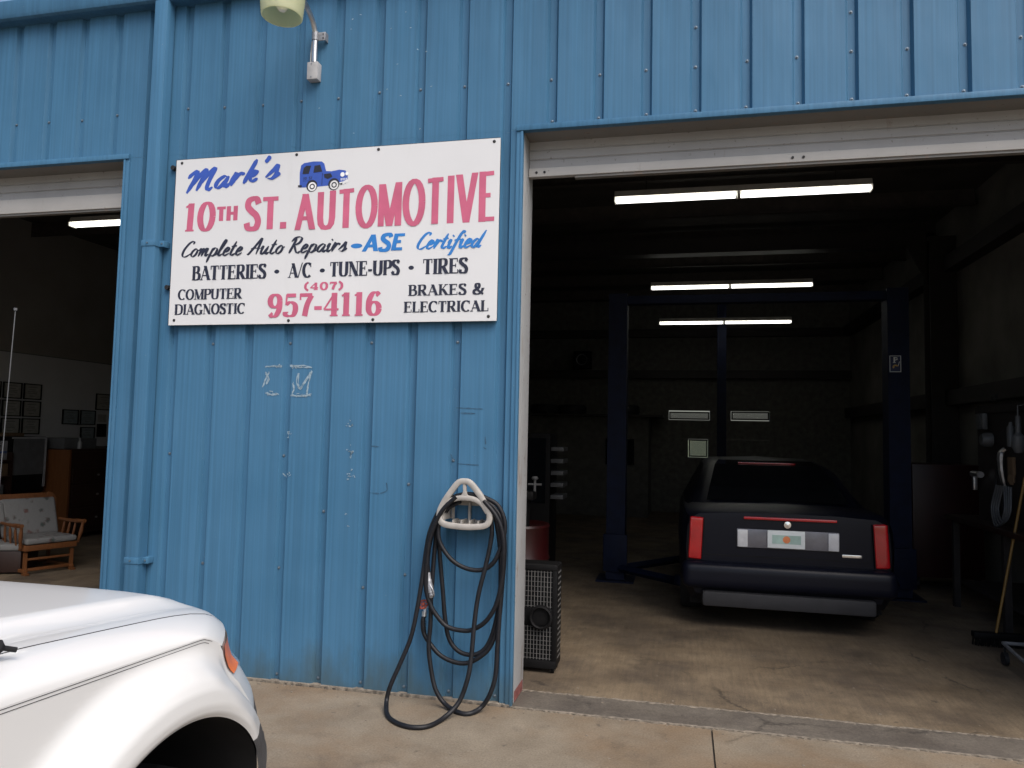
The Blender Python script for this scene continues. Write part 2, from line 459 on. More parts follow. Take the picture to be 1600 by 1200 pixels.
# eave gutter + downspout
b = MB(); b.prism([(-.002, 4.835), (-.075, 4.838), (-.095, 4.85), (-.105, 4.875), (-.105, 4.985), (-.09, 4.995), (.05, 4.995), (.05, 4.835)], 'x', -12.1, 16.1)
b.build('eave_gutter', 'blue', bd, ang=25)
b = MB(); b.box(-.197, -.090, -.103, -.012, .10, 4.84, .006)
b.prism([(-.012, .10), (-.103, .10), (-.103, .11), (-.18, .03), (-.16, .012), (-.012, .06)], 'x', -.194, -.093)
ds = b.build('downspout', 'blue', bd)
for z in (3.02, .76):
    b = MB(); b.box(-.202, -.085, -.108, -.06, z - .022, z + .022, .002); b.box(-.085, -.045, -.065, -.001, z - .022, z + .022, .002)
    b.box(-.088, -.083, -.106, -.05, z - .022, z + .022)
    st = b.build('downspout_strap', 'blue', ds)
    for p in ((-.15, -.108), (-.062, -.065)):
        b = MB(); b.cyl((p[0], p[1], z), (p[0], p[1] - .006, z), .006, seg=8); b.build('strap_screw', 'screw', st)
# sheet screws: one mesh, copies
b = MB(); b.cyl((0, .001, 0), (0, -.002, 0), .011, seg=10); b.lathe((0, -.002, 0), (0, -1, 0), [(.0075, 0), (.007, .004), (.004, .006), (0, .0062)], 8)
s0 = b.build('sheet_screw', 'screw', bd)
spots = []
for i in range(-3, 27):
    x = X0 + i * PITCH; spots.append((x + random.uniform(-.012, .012), 4.045 + random.uniform(-.012, .012)))
for i in range(14, 25): spots.append((X0 + i * PITCH, 3.755))
for i in (17, 20): spots.append((X0 + i * PITCH, 4.30))
for i in range(4, 14):
    x = X0 + i * PITCH
    if i % 2 == 0: spots.append((x, 2.30))
    spots.append((x, .045))
spots += [(.924, 1.518), (.921, .753), (1.845, 1.354), (1.837, .762), (1.24, 1.15), (1.545, .66), (2.15, 1.52), (.02, 1.51), (.33, .75)]
for k, (x, z) in enumerate(spots):
    o = s0 if k == 0 else s0.copy()
    if k: C.objects.link(o); o.parent = bd
    o.location = (x, .0295, z)
# tape residue and scuffs on the wall
def ribbon(m, pts, w, y=-.0015, n=4):
    P = spline([(p[0], y, p[1]) for p in pts], n)
    L = []
    for i, p in enumerate(P):
        t = P[min(i + 1, len(P) - 1)] - P[max(i - 1, 0)]; t.normalize(); q = Vector((-t.z, 0, t.x))
        ww = w * random.uniform(.25, 1.9)
        L.append((m.bm.verts.new(p + q * ww / 2), m.bm.verts.new(p - q * ww / 2)))
    for (a, c), (d, e) in zip(L, L[1:]): m.bm.faces.new((a, c, e, d))
b = MB()
for k, pts in enumerate([[(.766, 2.139), (.80, 2.133), (.84, 2.136), (.881, 2.135), (.90, 2.139)], [(.965, 2.139), (1.01, 2.133), (1.06, 2.135), (1.131, 2.131)],
            [(.801, 2.093), (.79, 2.06), (.77, 2.02), (.754, 1.997)], [(.775, 2.09), (.80, 2.05), (.782, 2.01)],
            [(.785, 1.95), (.83, 1.944), (.876, 1.947)], [(.98, 1.94), (1.03, 1.932), (1.08, 1.938), (1.115, 1.939)],
            [(1.123, 2.104), (1.118, 2.05), (1.105, 1.99), (1.10, 1.94)], [(1.123, 2.10), (1.08, 2.03), (1.05, 1.985), (1.03, 1.985)],
            [(1.03, 2.083), (1.022, 2.03), (1.035, 1.99)], [(.985, 2.02), (1.0, 1.985), (.99, 1.95)]]):
    for rep in range(3):
        ribbon(b, [(x + random.uniform(-.008, .008), z + random.uniform(-.008, .008)) for x, z in pts], .0055, -.0012 - .0004 * rep - .001 * (k % 2))
for cx, cz, w_, h_, n_ in ((.83, 2.136, .05, .008, 8), (1.02, 2.135, .05, .008, 8), (1.07, 1.936, .05, .008, 10), (.83, 1.946, .04, .01, 8), (1.42, 1.75, .02, .02, 6), (1.435, 1.58, .008, .06, 7), (1.44, 1.42, .02, .03, 6),
                           (.975, 1.66, .02, .03, 5), (.965, 1.40, .03, .03, 5), (1.42, 1.30, .05, .3, 6)):
    for i in range(n_):
        x, z = cx + random.uniform(-w_, w_), cz + random.uniform(-h_, h_)
        ribbon(b, [(x, z), (x + random.uniform(-.01, .012), z + random.uniform(-.012, .012)), (x + random.uniform(0, .02), z + random.uniform(-.01, .01))], .004, -.0031, 2)
for i in range(16):
    x, z = random.uniform(.95, 2.0), random.uniform(3.75, 4.65)
    ribbon(b, [(x, z), (x + .004, z + .003), (x + .012, z + random.uniform(-.004, .006))], .004, -.0012, 2)
b.build('tape_residue', 'scuff', bd, ang=0)
b = MB()
for pts in ([(2.17, 1.863), (2.28, 1.861), (2.35, 1.858)], [(2.2, 1.83), (2.3, 1.828)], [(2.19, 1.50), (2.33, 1.495)], [(1.58, 1.60), (1.64, 1.598)], [(1.58, 1.29), (1.65, 1.287)], [(1.70, 1.36), (1.705, 1.31), (1.66, 1.288)],
            [(2.14, 1.565), (2.155, 1.53), (2.17, 1.525)], [(2.37, 1.68), (2.375, 1.63)], [(2.36, 1.61), (2.38, 1.60)]):
    ribbon(b, pts, .006)
b.build('scuff_marks', 'mark', bd, ang=0)
# shell: roof, side and back walls, ceiling framing
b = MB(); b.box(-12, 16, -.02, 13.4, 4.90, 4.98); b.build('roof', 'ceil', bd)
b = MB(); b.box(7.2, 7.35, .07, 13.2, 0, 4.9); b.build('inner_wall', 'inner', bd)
b = MB(); b.box(-.30, -.12, .07, 13.2, 0, 4.9); b.build('inner_wall', 'inner', bd)  # unseen divider between the bays, added to keep the interior dark
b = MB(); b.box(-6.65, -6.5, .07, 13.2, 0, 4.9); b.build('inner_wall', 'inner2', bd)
b = MB(); b.box(-6.4995, -6.494, .08, 13.1, .0, 2.80); b.build('wall_lining', mk('pale_grey_lining', (.46, .46, .47), .8, var=.08, scale=1.5), bd)
b = MB(); b.box(-6.499, -6.49, .08, 13.1, 2.8005, 2.814); b.build('wall_seam', 'ink', bd)
b = MB()   # back wall with window holes
WINS = [(3.30, 4.20, 2.12, 2.30), (4.68, 5.50, 2.13, 2.32), (3.74, 4.16, 1.27, 1.67)]
b.box(-6.5, 7.2, 13.0, 13.15, 2.33, 4.9); b.box(-6.5, 7.2, 13.0, 13.15, 0, 1.26); b.box(-6.5, 3.29, 13.0, 13.15, 1.261, 2.329); b.box(5.51, 7.2, 13.0, 13.15, 1.261, 2.329)
b.box(3.291, 5.509, 13.0, 13.15, 1.68, 2.11); b.box(4.21, 4.67, 13.0, 13.15, 2.111, 2.329); b.box(4.17, 5.509, 13.0, 13.15, 1.261, 1.679); b.box(3.291, 3.73, 13.0, 13.15, 1.261, 1.679)
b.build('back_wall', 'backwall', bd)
for x0, x1, z0, z1 in WINS:
    b = MB(); t = .03
    b.box(x0, x1, 12.985, 13.03, z0, z0 + t); b.box(x0, x1, 12.985, 13.03, z1 - t, z1); b.box(x0, x0 + t, 12.985, 13.03, z0 + t, z1 - t); b.box(x1 - t, x1, 12.985, 13.03, z0 + t, z1 - t)
    w = b.build('back_window', 'partition', bd)
    b = MB(); b.box(x0 + t, x1 - t, 13.0, 13.008, z0 + t, z1 - t); b.build('pane', 'sky_glass', w)
for z in (3.15, 4.1):
    b = MB(); b.box(-.1, 7.18, 12.80, 12.98, z - .09, z + .09); b.build('girt', 'iron', bd)
for z in (4.1, 2.3):
    b = MB(); b.box(7.02, 7.198, .35, 6.3, z - .1, z + .1); b.box(7.02, 7.198, 6.62, 12.7, z - .1, z + .1); b.build('girt', 'iron', bd)
for y in (1.0, 2.5, 4.0, 5.5, 7.0, 8.5, 10.0, 11.5):
    b = MB(); b.box(-.1, 7.15, y, y + .012, 4.66, 4.88); b.box(-.1, 7.15, y - .07, y, 4.66, 4.672); b.build('purlin', 'purlin', bd)
for y in (1.0, 3.0, 5.0, 7.0, 9.0):
    b = MB(); b.box(-6.48, -.31, y, y + .012, 4.66, 4.88); b.build('purlin', 'purlin', bd)
b = MB(); b.box(6.86, 7.19, 6.32, 6.34, 0, 4.5); b.box(6.86, 7.19, 6.58, 6.60, 0, 4.5); b.box(7.0, 7.02, 6.34, 6.58, 0, 4.5); b.build('steel_column', 'iron', bd)
b = MB(); b.prism([(-.1, 4.64), (-.1, 4.4), (6.6, 4.4), (6.86, 3.9), (6.86, 4.64)], 'y', 6.44, 6.46); b.box(-.1, 6.6, 6.34, 6.58, 4.38, 4.40); b.build('rafter', 'iron', bd)
b = MB(); b.box(4.27, 4.44, 10.6, 10.8, 0, 4.4); b.build('steel_column', 'lift', bd, label='blue steel column near the back windows')
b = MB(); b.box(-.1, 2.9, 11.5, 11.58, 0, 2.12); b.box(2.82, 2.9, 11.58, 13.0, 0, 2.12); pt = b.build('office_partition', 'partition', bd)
b = MB(); b.box(2.0, 2.6, 11.47, 11.5, 1.1, 1.65); b.build('dark_window', 'darkglass', pt)
b = MB(); b.box(-.1, 3.2, 11.3, 12.9, 2.125, 2.17); b.build('storage_shelf', 'iron', bd)

# ================================================================== shop sign
sg = thing('shop_sign', 'white board with red, blue and black repair shop lettering bolted to the blue wall', 'sign', (0, -.03, 2.427))
SX, SZ, SY = 0.0, 2.427, -.045
b = MB(); b.box(.004, 2.436, -.042, -.012, SZ + .004, SZ + 1.216); b.build('backing_frame', 'hole', sg)
b = MB(); b.box(.010, 2.440, -.045, -.0425, SZ, SZ + 1.212, .001, 1); b.build('panel', 'sign', sg)
for x, z in ((.056, 1.188), (.971, 1.193), (1.584, 1.190), (2.398, 1.190), (2.385, .030), (1.584, .020), (.96, .022), (.056, .036)):
    b = MB(); b.lathe((x, -.0445, SZ + z), (0, -1, 0), [(.011, 0), (.011, .002), (.007, .005), (0, .006)], 12); b.build('bolt', 'hole', sg)
for z in (1.167, .281):
    b = MB(); b.cyl((-.034, -.001, SZ + z), (-.034, -.03, SZ + z), .019, .017, 14); b.box(-.06, -.034, -.014, -.002, SZ + z - .006, SZ + z + .006); b.build('wall_bumper', 'hole', sg)

def E_(cx, cy, rx, ry, a0=0, a1=360, n=22):
    return [(cx + rx * math.cos(R(a0 + (a1 - a0) * i / n)), cy + ry * math.sin(R(a0 + (a1 - a0) * i / n))) for i in range(n + 1)]
# glyph = (advance, strokes); stroke = (kind, points, weight, serifs): kind l straight / c curve / e dense
k_, n_ = 'k', 'n'
G = {
 'A': (.78, [('l', [(.08, 0), (.37, 1)], n_, 'b'), ('l', [(.36, 1), (.68, 0)], k_, 'b'), ('l', [(.18, .32), (.56, .32)], n_, '')]),
 'B': (.68, [('l', [(.15, 0), (.15, 1)], k_, 'tb'), ('c', [(.1, .97), (.36, .97), (.50, .88), (.50, .66), (.36, .54), (.15, .53)], 'm', ''), ('c', [(.15, .53), (.40, .52), (.58, .40), (.57, .14), (.40, .03), (.1, .03)], 'm', '')]),
 'C': (.74, [('e', E_(.41, .5, .32, .48, 48, 312), 'm', ''), ('l', [(.66, .98), (.66, .70)], n_, '')]),
 'D': (.80, [('l', [(.15, 0), (.15, 1)], k_, 'tb'), ('c', [(.1, .97), (.40, .97), (.64, .83), (.69, .5), (.64, .17), (.40, .03), (.1, .03)], 'm', '')]),
 'E': (.66, [('l', [(.15, 0), (.15, 1)], k_, 'tb'), ('l', [(.15, .965), (.56, .965)], n_, ''), ('l', [(.15, .52), (.45, .52)], n_, ''), ('l', [(.15, .035), (.60, .035)], n_, ''), ('l', [(.56, 1), (.56, .75)], 'x', ''), ('l', [(.60, 0), (.60, .27)], 'x', ''), ('l', [(.45, .40), (.45, .64)], 'x', '')]),
 'G': (.80, [('e', E_(.41, .5, .32, .48, 48, 318), 'm', ''), ('l', [(.64, .98), (.64, .72)], n_, ''), ('l', [(.65, .03), (.65, .42)], k_, 't')]),
 'H': (.76, [('l', [(.15, 0), (.15, 1)], k_, 'tb'), ('l', [(.61, 0), (.61, 1)], k_, 'tb'), ('l', [(.15, .5), (.61, .5)], n_, '')]),
 'I': (.34, [('l', [(.17, 0), (.17, 1)], k_, 'tb')]),
 'K': (.76, [('l', [(.15, 0), (.15, 1)], k_, 'tb'), ('l', [(.20, .42), (.58, 1)], n_, 't'), ('l', [(.32, .58), (.64, 0)], k_, 'b')]),
 'L': (.62, [('l', [(.15, 0), (.15, 1)], k_, 'tb'), ('l', [(.15, .035), (.56, .035)], n_, ''), ('l', [(.56, 0), (.56, .3)], 'x', '')]),
 'M': (.92, [('l', [(.12, 0), (.13, 1)], n_, 'tb'), ('l', [(.15, 1), (.45, 0)], k_, ''), ('l', [(.45, 0), (.77, 1)], n_, ''), ('l', [(.78, 0), (.78, 1)], k_, 'tb')]),
 'N': (.80, [('l', [(.13, 0), (.13, 1)], n_, 'tb'), ('l', [(.13, 1), (.66, 0)], k_, ''), ('l', [(.66, 0), (.66, 1)], n_, 't')]),
 'O': (.80, [('e', E_(.40, .5, .31, .48), 'm', '')]),
 'P': (.64, [('l', [(.15, 0), (.15, 1)], k_, 'tb'), ('c', [(.1, .97), (.40, .97), (.55, .86), (.55, .60), (.40, .48), (.15, .47)], 'm', '')]),
 'R': (.74, [('l', [(.15, 0), (.15, 1)], k_, 'tb'), ('c', [(.1, .97), (.40, .97), (.54, .87), (.54, .62), (.40, .50), (.15, .49)], 'm', ''), ('l', [(.34, .5), (.62, 0)], k_, 'b')]),
 'S': (.62, [('c', [(.52, .80), (.45, .95), (.31, .97), (.15, .90), (.12, .73), (.26, .58), (.44, .44), (.52, .25), (.45, .07), (.29, .03), (.14, .07), (.09, .22)], 's', ''), ('l', [(.53, .98), (.53, .74)], 'x', ''), ('l', [(.08, .02), (.08, .28)], 'x', '')]),
 'T': (.70, [('l', [(.35, 0), (.35, 1)], k_, 'b'), ('l', [(.06, .965), (.64, .965)], n_, ''), ('l', [(.07, 1), (.07, .72)], 'x', ''), ('l', [(.63, 1), (.63, .72)], 'x', '')]),
 'U': (.78, [('e', [(.15, 1), (.15, .6), (.15, .3), (.18, .14), (.26, .05), (.39, .025), (.52, .05), (.60, .14), (.63, .3), (.63, .6), (.63, 1)], 'm', ''), ('l', [(.15, .8), (.15, 1)], k_, 't'), ('l', [(.63, .8), (.63, 1)], n_, 't')]),
 'V': (.74, [('l', [(.08, 1), (.37, 0)], k_, 't'), ('l', [(.37, 0), (.66, 1)], n_, 't')]),
 '&': (.86, [('c', [(.78, .52), (.66, .22), (.48, .05), (.28, .03), (.13, .14), (.13, .32), (.34, .50), (.50, .68), (.49, .90), (.37, .97), (.25, .88), (.27, .66), (.46, .34), (.80, .02)], 's', ''), ('l', [(.66, .54), (.88, .54)], n_, '')]),
 '-': (.40, [('l', [(.05, .36), (.35, .36)], 'h', '')]),
 '/': (.40, [('l', [(.03, -.02), (.36, 1.02)], n_, '')]),
 '.': (.30, [('l', [(.15, 0), (.15, .2)], k_, '')]),
 '(': (.36, [('c', [(.30, 1.08), (.12, .8), (.08, .5), (.12, .2), (.30, -.08)], 'm', '')]),
 ')': (.36, [('c', [(.06, 1.08), (.24, .8), (.28, .5), (.24, .2), (.06, -.08)], 'm', '')]),
 '0': (.66, [('e', E_(.33, .5, .22, .48), 'm', '')]),
 '1': (.50, [('l', [(.26, 0), (.26, 1)], k_, 'b'), ('l', [(.08, .86), (.26, .98)], n_, '')]),
 '4': (.66, [('l', [(.44, 0), (.44, 1)], k_, 'b'), ('l', [(.44, .98), (.05, .30)], n_, ''), ('l', [(.05, .29), (.62, .29)], n_, '')]),
 '5': (.62, [('l', [(.15, .93), (.52, .93)], 'h', ''), ('l', [(.15, .98), (.13, .52)], n_, ''), ('c', [(.13, .54), (.30, .63), (.47, .53), (.51, .30), (.43, .08), (.26, .03), (.12, .09), (.11, .22)], 'm', '')]),
 '6': (.64, [('e', E_(.33, .30, .20, .27), 'm', ''), ('c', [(.52, .85), (.42, .97), (.27, .92), (.15, .66), (.13, .32)], 'm', '')]),
 '7': (.60, [('l', [(.07, .93), (.55, .93)], 'h', ''), ('l', [(.08, 1), (.08, .72)], n_, ''), ('c', [(.53, .92), (.36, .52), (.27, .02)], 'm', '')]),
 '9': (.64, [('e', E_(.31, .70, .20, .27), 'm', ''), ('c', [(.12, .15), (.22, .03), (.37, .08), (.49, .34), (.51, .68)], 'm', '')]),
 ' ': (.36, []),
 '*': (.50, [('dot', [(.25, .44)], .15, '')]),
}
H = {  # brush script
 'M': (.92, [[(-.12, .70), (-.02, .86), (.14, .96), (.12, .5), (.02, .02)], [(.07, .22), (.26, .72), (.44, .97), (.40, .5), (.34, .06)], [(.37, .25), (.56, .74), (.74, .96), (.68, .45), (.68, .12), (.76, .0), (.88, .10)]]),
 'C': (.54, [[(.50, .80), (.52, .93), (.42, .99), (.24, .86), (.08, .52), (.04, .2), (.14, .02), (.32, .02), (.54, .2)]]),
 'A': (.68, [[(-.04, .06), (.06, .02), (.24, .36), (.42, .76), (.56, 1), (.54, .5), (.52, .0)], [(.10, .36), (.36, .40), (.66, .36)]]),
 'R': (.66, [[(.20, .92), (.13, .45), (.04, .0)], [(-.04, .72), (.12, .94), (.34, 1.0), (.50, .88), (.42, .62), (.16, .48)], [(.20, .50), (.38, .14), (.52, .0), (.66, .1)]]),
 'a': (.52, [[(.38, .42), (.26, .50), (.10, .36), (.06, .14), (.15, .01), (.28, .12), (.40, .46)], [(.41, .47), (.35, .14), (.42, .0), (.54, .12)]]),
 'r': (.42, [[(.0, .12), (.10, .44), (.12, .54), (.14, .40), (.08, .0)], [(.11, .2), (.22, .44), (.34, .50), (.38, .38)]]),
 'k': (.52, [[(.26, 1.0), (.17, .5), (.08, .0)], [(.13, .22), (.28, .47), (.40, .46), (.34, .30), (.18, .24)], [(.22, .25), (.34, .04), (.52, .12)]]),
 's': (.44, [[(.0, .10), (.18, .36), (.28, .56), (.30, .36), (.33, .16), (.24, .01), (.08, .04)], [(.30, .04), (.46, .18)]]),
 'o': (.46, [[(.36, .40), (.24, .50), (.08, .34), (.06, .12), (.18, .0), (.32, .12), (.36, .34), (.28, .48)], [(.32, .40), (.48, .40)]]),
 'm': (.68, [[(.0, .36), (.10, .50), (.12, .36), (.06, .0)], [(.08, .14), (.20, .44), (.30, .48), (.28, .28), (.25, .0)], [(.27, .14), (.40, .45), (.50, .48), (.47, .2), (.50, .02), (.66, .14)]]),
 'p': (.50, [[(.14, .52), (.08, .1), (.02, -.40)], [(.10, .28), (.24, .50), (.40, .42), (.38, .14), (.24, .0), (.10, .10)], [(.30, .03), (.50, .14)]]),
 'l': (.32, [[(.0, .12), (.16, .5), (.28, .9), (.24, 1.0), (.15, .75), (.08, .2), (.14, .0), (.32, .12)]]),
 'e': (.40, [[(.06, .20), (.24, .28), (.31, .42), (.22, .52), (.10, .38), (.06, .14), (.16, .0), (.40, .14)]]),
 't': (.36, [[(.20, .88), (.12, .42), (.09, .12), (.18, .0), (.36, .12)], [(.0, .56), (.32, .60)]]),
 'u': (.56, [[(.0, .34), (.12, .50), (.09, .2), (.14, .01), (.28, .1), (.40, .46)], [(.42, .50), (.36, .14), (.42, .0), (.56, .12)]]),
 'i': (.30, [[(.0, .3), (.12, .50), (.09, .14), (.15, .0), (.30, .12)], [(.16, .70), (.20, .76)]]),
 'f': (.36, [[(.46, .86), (.40, 1.0), (.28, .82), (.16, .30), (.06, -.30), (-.06, -.40)], [(.02, .46), (.36, .52)]]),
 'd': (.56, [[(.36, .42), (.24, .50), (.08, .34), (.06, .12), (.16, .0), (.28, .12), (.40, .5)], [(.56, 1.0), (.42, .4), (.38, .08), (.44, .0), (.58, .12)]]),
 "'": (.26, [[(.16, 1.04), (.12, .9), (.06, .80)]]), ' ': (.34, []),
}
class Sign:
    def __init__(s): s.m = MB(); s.q = 0
    def strip(s, pts, wf):
        """ribbon on the board; every stroke lies a hair prouder than the last"""
        y = SY - .0006 - .0002 * (s.q % 14); s.q += 1
        L = []; pr = None
        for i, p in enumerate(pts):
            a, c = pts[max(i - 1, 0)], pts[min(i + 1, len(pts) - 1)]
            dx, dz = c[0] - a[0], c[1] - a[1]; l = math.hypot(dx, dz) or 1e-6; dx /= l; dz /= l
            w = wf(dx, dz, i / (len(pts) - 1)) / 2
            u = [(p[0] - dz * w, p[1] + dx * w), (p[0] + dz * w, p[1] - dx * w)]
            if pr:      # never let the inner edge fold back on itself in a tight bend
                u = [v if (v[0] - o[0]) * dx + (v[1] - o[1]) * dz > 0 else o for v, o in zip(u, pr)]
            pr = u; yy = y - i * 8e-6
            L.append((s.m.bm.verts.new((u[0][0], yy, u[0][1])), s.m.bm.verts.new((u[1][0], yy, u[1][1]))))
        for (a, c), (d, e) in zip(L, L[1:]): s.m.bm.faces.new((a, c, e, d))
    def cut(s, quad):
        y = SY - .0006 - .0002 * (s.q % 14); s.q += 1
        s.m.bm.faces.new([s.m.bm.verts.new((x, y, z)) for x, z in quad])
    def roman(s, text, x0, x1, z0, h, thick, thin, serif=True, slant=0.0, hf=None, space=0.0):
        adv = sum(G[c][0] + space for c in text); sx = (x1 - x0) / adv
        def T(px, pz, cx):
            x = x0 + (cx + px) * sx; hh = hf(x) if hf else h
            return (x + slant * pz * hh, SZ + z0 + pz * hh)
        cx = 0
        sv = min(.10, thick * .75 / max(sx, 1e-6)) + .055 if serif else 0
        for c in text:
            a, st = G[c]
            for kind, P, wgt, ser in st:
                if kind == 'dot':
                    o = T(P[0][0], P[0][1], cx); s.cut([(o[0] + h * .19 * math.cos(R(15 * i)) , o[1] + h * .14 * math.sin(R(15 * i))) for i in range(24)]); continue
                if wgt == 'x':
                    if not serif: continue
                    q = [T(*p, cx) for p in P]; s.strip(q, lambda dx, dz, t: thin * .9); continue
                if kind == 'l':
                    (ax, az), (bx, bz) = P
                    w = {k_: thick, n_: thin if serif else thick * .92, 'h': max(thin, thick * .62)}[wgt]
                    if wgt == n_ and abs(az - bz) < .02 and not serif: w = thick * .62
                    if abs(az - bz) > .3:     # keep terminals level, as cut letters have
                        hw = w / 2 / max(.55, abs(bz - az) * h / math.hypot((bx - ax) * sx, (bz - az) * h)) / sx
                        A, B_ = T(ax, az, cx), T(bx, bz, cx); hw *= sx
                        s.cut([(A[0] - hw, A[1]), (A[0] + hw, A[1]), (B_[0] + hw, B_[1]), (B_[0] - hw, B_[1])])
                    else:
                        off = 0
                        if not serif and abs(az - bz) < .02 and az > .9: off = -thick * .62 / 2 + (1 - az) * h
                        if not serif and abs(az - bz) < .02 and az < .1: off = thick * .62 / 2 - az * h
                        q = [T(*p, cx) for p in P]; s.strip([(x, z + off) for x, z in q], lambda dx, dz, t: w)
                    if serif:
                        for f, (px, pz) in (('t', max(P, key=lambda p: p[1])), ('b', min(P, key=lambda p: p[1]))):
                            if f in ser:
                                L_ = sv * (1 if w == thick else .8)
                                off = -thin * .35 if f == 't' else thin * .35
                                A, B_ = T(px - L_, pz, cx), T(px + L_, pz, cx)
                                s.strip([(A[0], A[1] + off), (B_[0], B_[1] + off)], lambda dx, dz, t: thin * .8)
                else:
                    q = [T(*p, cx) for p in P]
                    if kind == 'c': q = [(v.x, v.z) for v in spline([(p[0], 0, p[1]) for p in q], 8)]
                    mn = thin if serif else thick * .66
                    if wgt == 's': s.strip(q, lambda dx, dz, t: mn + (thick - mn) * min(1, abs(dz) * 1.0 + .35 * math.sin(math.pi * t) ** 2))
                    else: s.strip(q, lambda dx, dz, t: mn + (thick - mn) * abs(dz) ** 1.1)
            cx += a + space
    def script(s, text, x0, x1, z0, h, w, slant=.36, rise=0.0):
        adv = sum(H[c][0] for c in text); sx = (x1 - x0 - slant * h * .4) / adv; cx = 0
        for c in text:
            a, st = H[c]
            for P in st:
                q = []
                for px, pz in P:
                    x = x0 + (cx + px) * sx; q.append((x + slant * pz * h, 0, SZ + z0 + pz * h + rise * (x - x0)))
                q = [(v.x, v.z) for v in spline(q, 9)]
                ca, sa = math.cos(R(-20)), math.sin(R(-20))
                s.strip(q, lambda dx, dz, t: w * (.34 + .80 * abs(dx * sa - dz * ca) ** 1.3) * (.35 + .65 * min(1, min(t, 1 - t) * 7 + .15)))
            cx += a
    def done(s, mat, name='lettering'):
        s.m.keep = True
        o = s.m.build(name, mat, sg, ang=0)
        me = o.data
        bm = bmesh.new(); bm.from_mesh(me)
        for f in bm.faces:
            if f.normal.y > 0: f.normal_flip()
        bm.to_mesh(me); bm.free(); return o
t = Sign(); t.script("Mark's", .10, .86,   .957, .165, .030, rise=.11); t.done('t_blue')
t = Sign(); t.roman('10', .085, .35, .680, .205, .050, .016, slant=.04); t.done('t_red')
t = Sign(); t.roman('TH', .355, .53, .745, .105, .034, .022, False); t.roman('ST.', .585, .92, .670, .232, .048, .03, False)
t.q = 12
t.roman('AUTOMOTIVE', .985, 2.43, .655, .25, .047, .03, False, hf=lambda x: .248 + .095 * (x - .985) / 1.44, space=.05); t.done('t_red')
t = Sign(); t.script('Complete Auto Repairs', .085, 1.385, .494, .112, .0165); t.done('t_navy')
t = Sign(); t.cut([(1.447 + .042 * math.cos(R(12 * i)), SZ + .527 + .017 * math.sin(R(12 * i))) for i in range(30)]); t.roman('ASE', 1.49, 1.785, .486, .115, .032, .03, False, slant=.22); t.done('t_sky')
t = Sign(); t.script('Certified', 1.875, 2.335, .488, .112, .0175); t.done('t_sky')
for txt, xa, xb, za, hh in (('BATTERIES', .185, .775, .322, .102), ('*', .80, .91, .322, .102), ('A/C', .945, 1.12, .320, .102), ('*', 1.145, 1.255, .320, .102), ('TUNE-UPS', 1.255, 1.765, .320, .101), ('*', 1.79, 1.90, .320, .102), ('TIRES', 1.925, 2.24, .318, .102)):
    t = Sign(); t.roman(txt, xa, xb, za, hh, .0235, .0075); t.done('t_navy', 'bullet' if txt == '*' else 'lettering')
t = Sign(); t.roman('COMPUTER', .078, .592, .183, .074, .0185, .006); t.roman('DIAGNOSTIC', .058, .622, .076, .074, .0185, .006); t.done('t_navy')
t = Sign(); t.roman('BRAKES &', 1.83, 2.355, .176, .072, .0185, .006, space=.03); t.roman('ELECTRICAL', 1.803, 2.388, .064, .072, .0185, .006, space=.02); t.done('t_navy')
t = Sign(); t.roman('(407)', 1.07, 1.365, .231, .051, .020, .008, space=.06); t.roman('957-4116', .795, 1.645, .048, .160, .042, .013); t.done('t_red')
# little cartoon van printed on the board (its rider left out)
t = Sign(); zz = lambda p: [(x, SZ + z) for x, z in p]
t.cut(zz([(1.003, .955), (1.0, 1.06), (1.008, 1.112), (1.03, 1.128), (1.10, 1.136), (1.165, 1.132), (1.185, 1.115), (1.20, 1.062), (1.24, 1.058), (1.30, 1.066), (1.345, 1.058), (1.362, 1.03), (1.366, .985), (1.35, .966), (1.25, .960), (1.12, .953)])); t.done('t_blue', 'van_emblem')
t = Sign(); t.q = 4
for cx, cz in ((1.097, .963), (1.262, .966)): t.cut(zz([(cx + .042 * math.cos(R(15 * i)), cz + .042 * math.sin(R(15 * i))) for i in range(24)]))
for P in ([(1.022, 1.05), (1.03, 1.095), (1.05, 1.108), (1.085, 1.106), (1.07, 1.05)], [(1.105, 1.055), (1.112, 1.105), (1.155, 1.108), (1.172, 1.06)]): t.cut(zz(P))
t.cut(zz([(1.185, 1.04), (1.235, 1.045), (1.25, 1.02), (1.215, 1.005), (1.19, 1.015)])); t.cut(zz([(.992, .958), (1.02, .958), (1.02, .972), (.992, .972)])); t.cut(zz([(1.30, .966), (1.322, .958), (1.33, .972)]))
t.strip(zz([(1.175, 1.05), (1.172, .965)]), lambda a, c, d: .003)
t.roman('10', 1.03, 1.056, 1.010, .018, .004, .002); t.roman('ST', 1.072, 1.10, 1.010, .018, .004, .002, False)
t.strip(zz([(1.03, 1.0), (1.10, 1.0)]), lambda a, c, d: .002); t.done('t_tyre', 'van_emblem')
t = Sign(); t.q = 8
for cx, cz in ((1.10, .957), (1.265, .960)): t.strip(zz([(cx + .026 * math.cos(R(15 * i)), cz + .026 * math.sin(R(15 * i))) for i in range(25)]), lambda a, c, d: .011)
t.q = 10
for cx, cz, r in ((1.10, .957, .012), (1.265, .960, .012), (1.325, 1.030, .016), (1.358, 1.034, .012)): t.cut(zz([(cx + r * math.cos(R(20 * i)), cz + r * math.sin(R(20 * i))) for i in range(18)]))
for i in range(4): t.strip(zz([(1.315 + i * .014, 1.005), (1.316 + i * .014, .988)]), lambda a, c, d: .006)
t.q = 7; t.strip(zz([(1.305, .968), (1.335, .972), (1.368, .986)]), lambda a, c, d: .018); t.done('t_white', 'van_emblem')

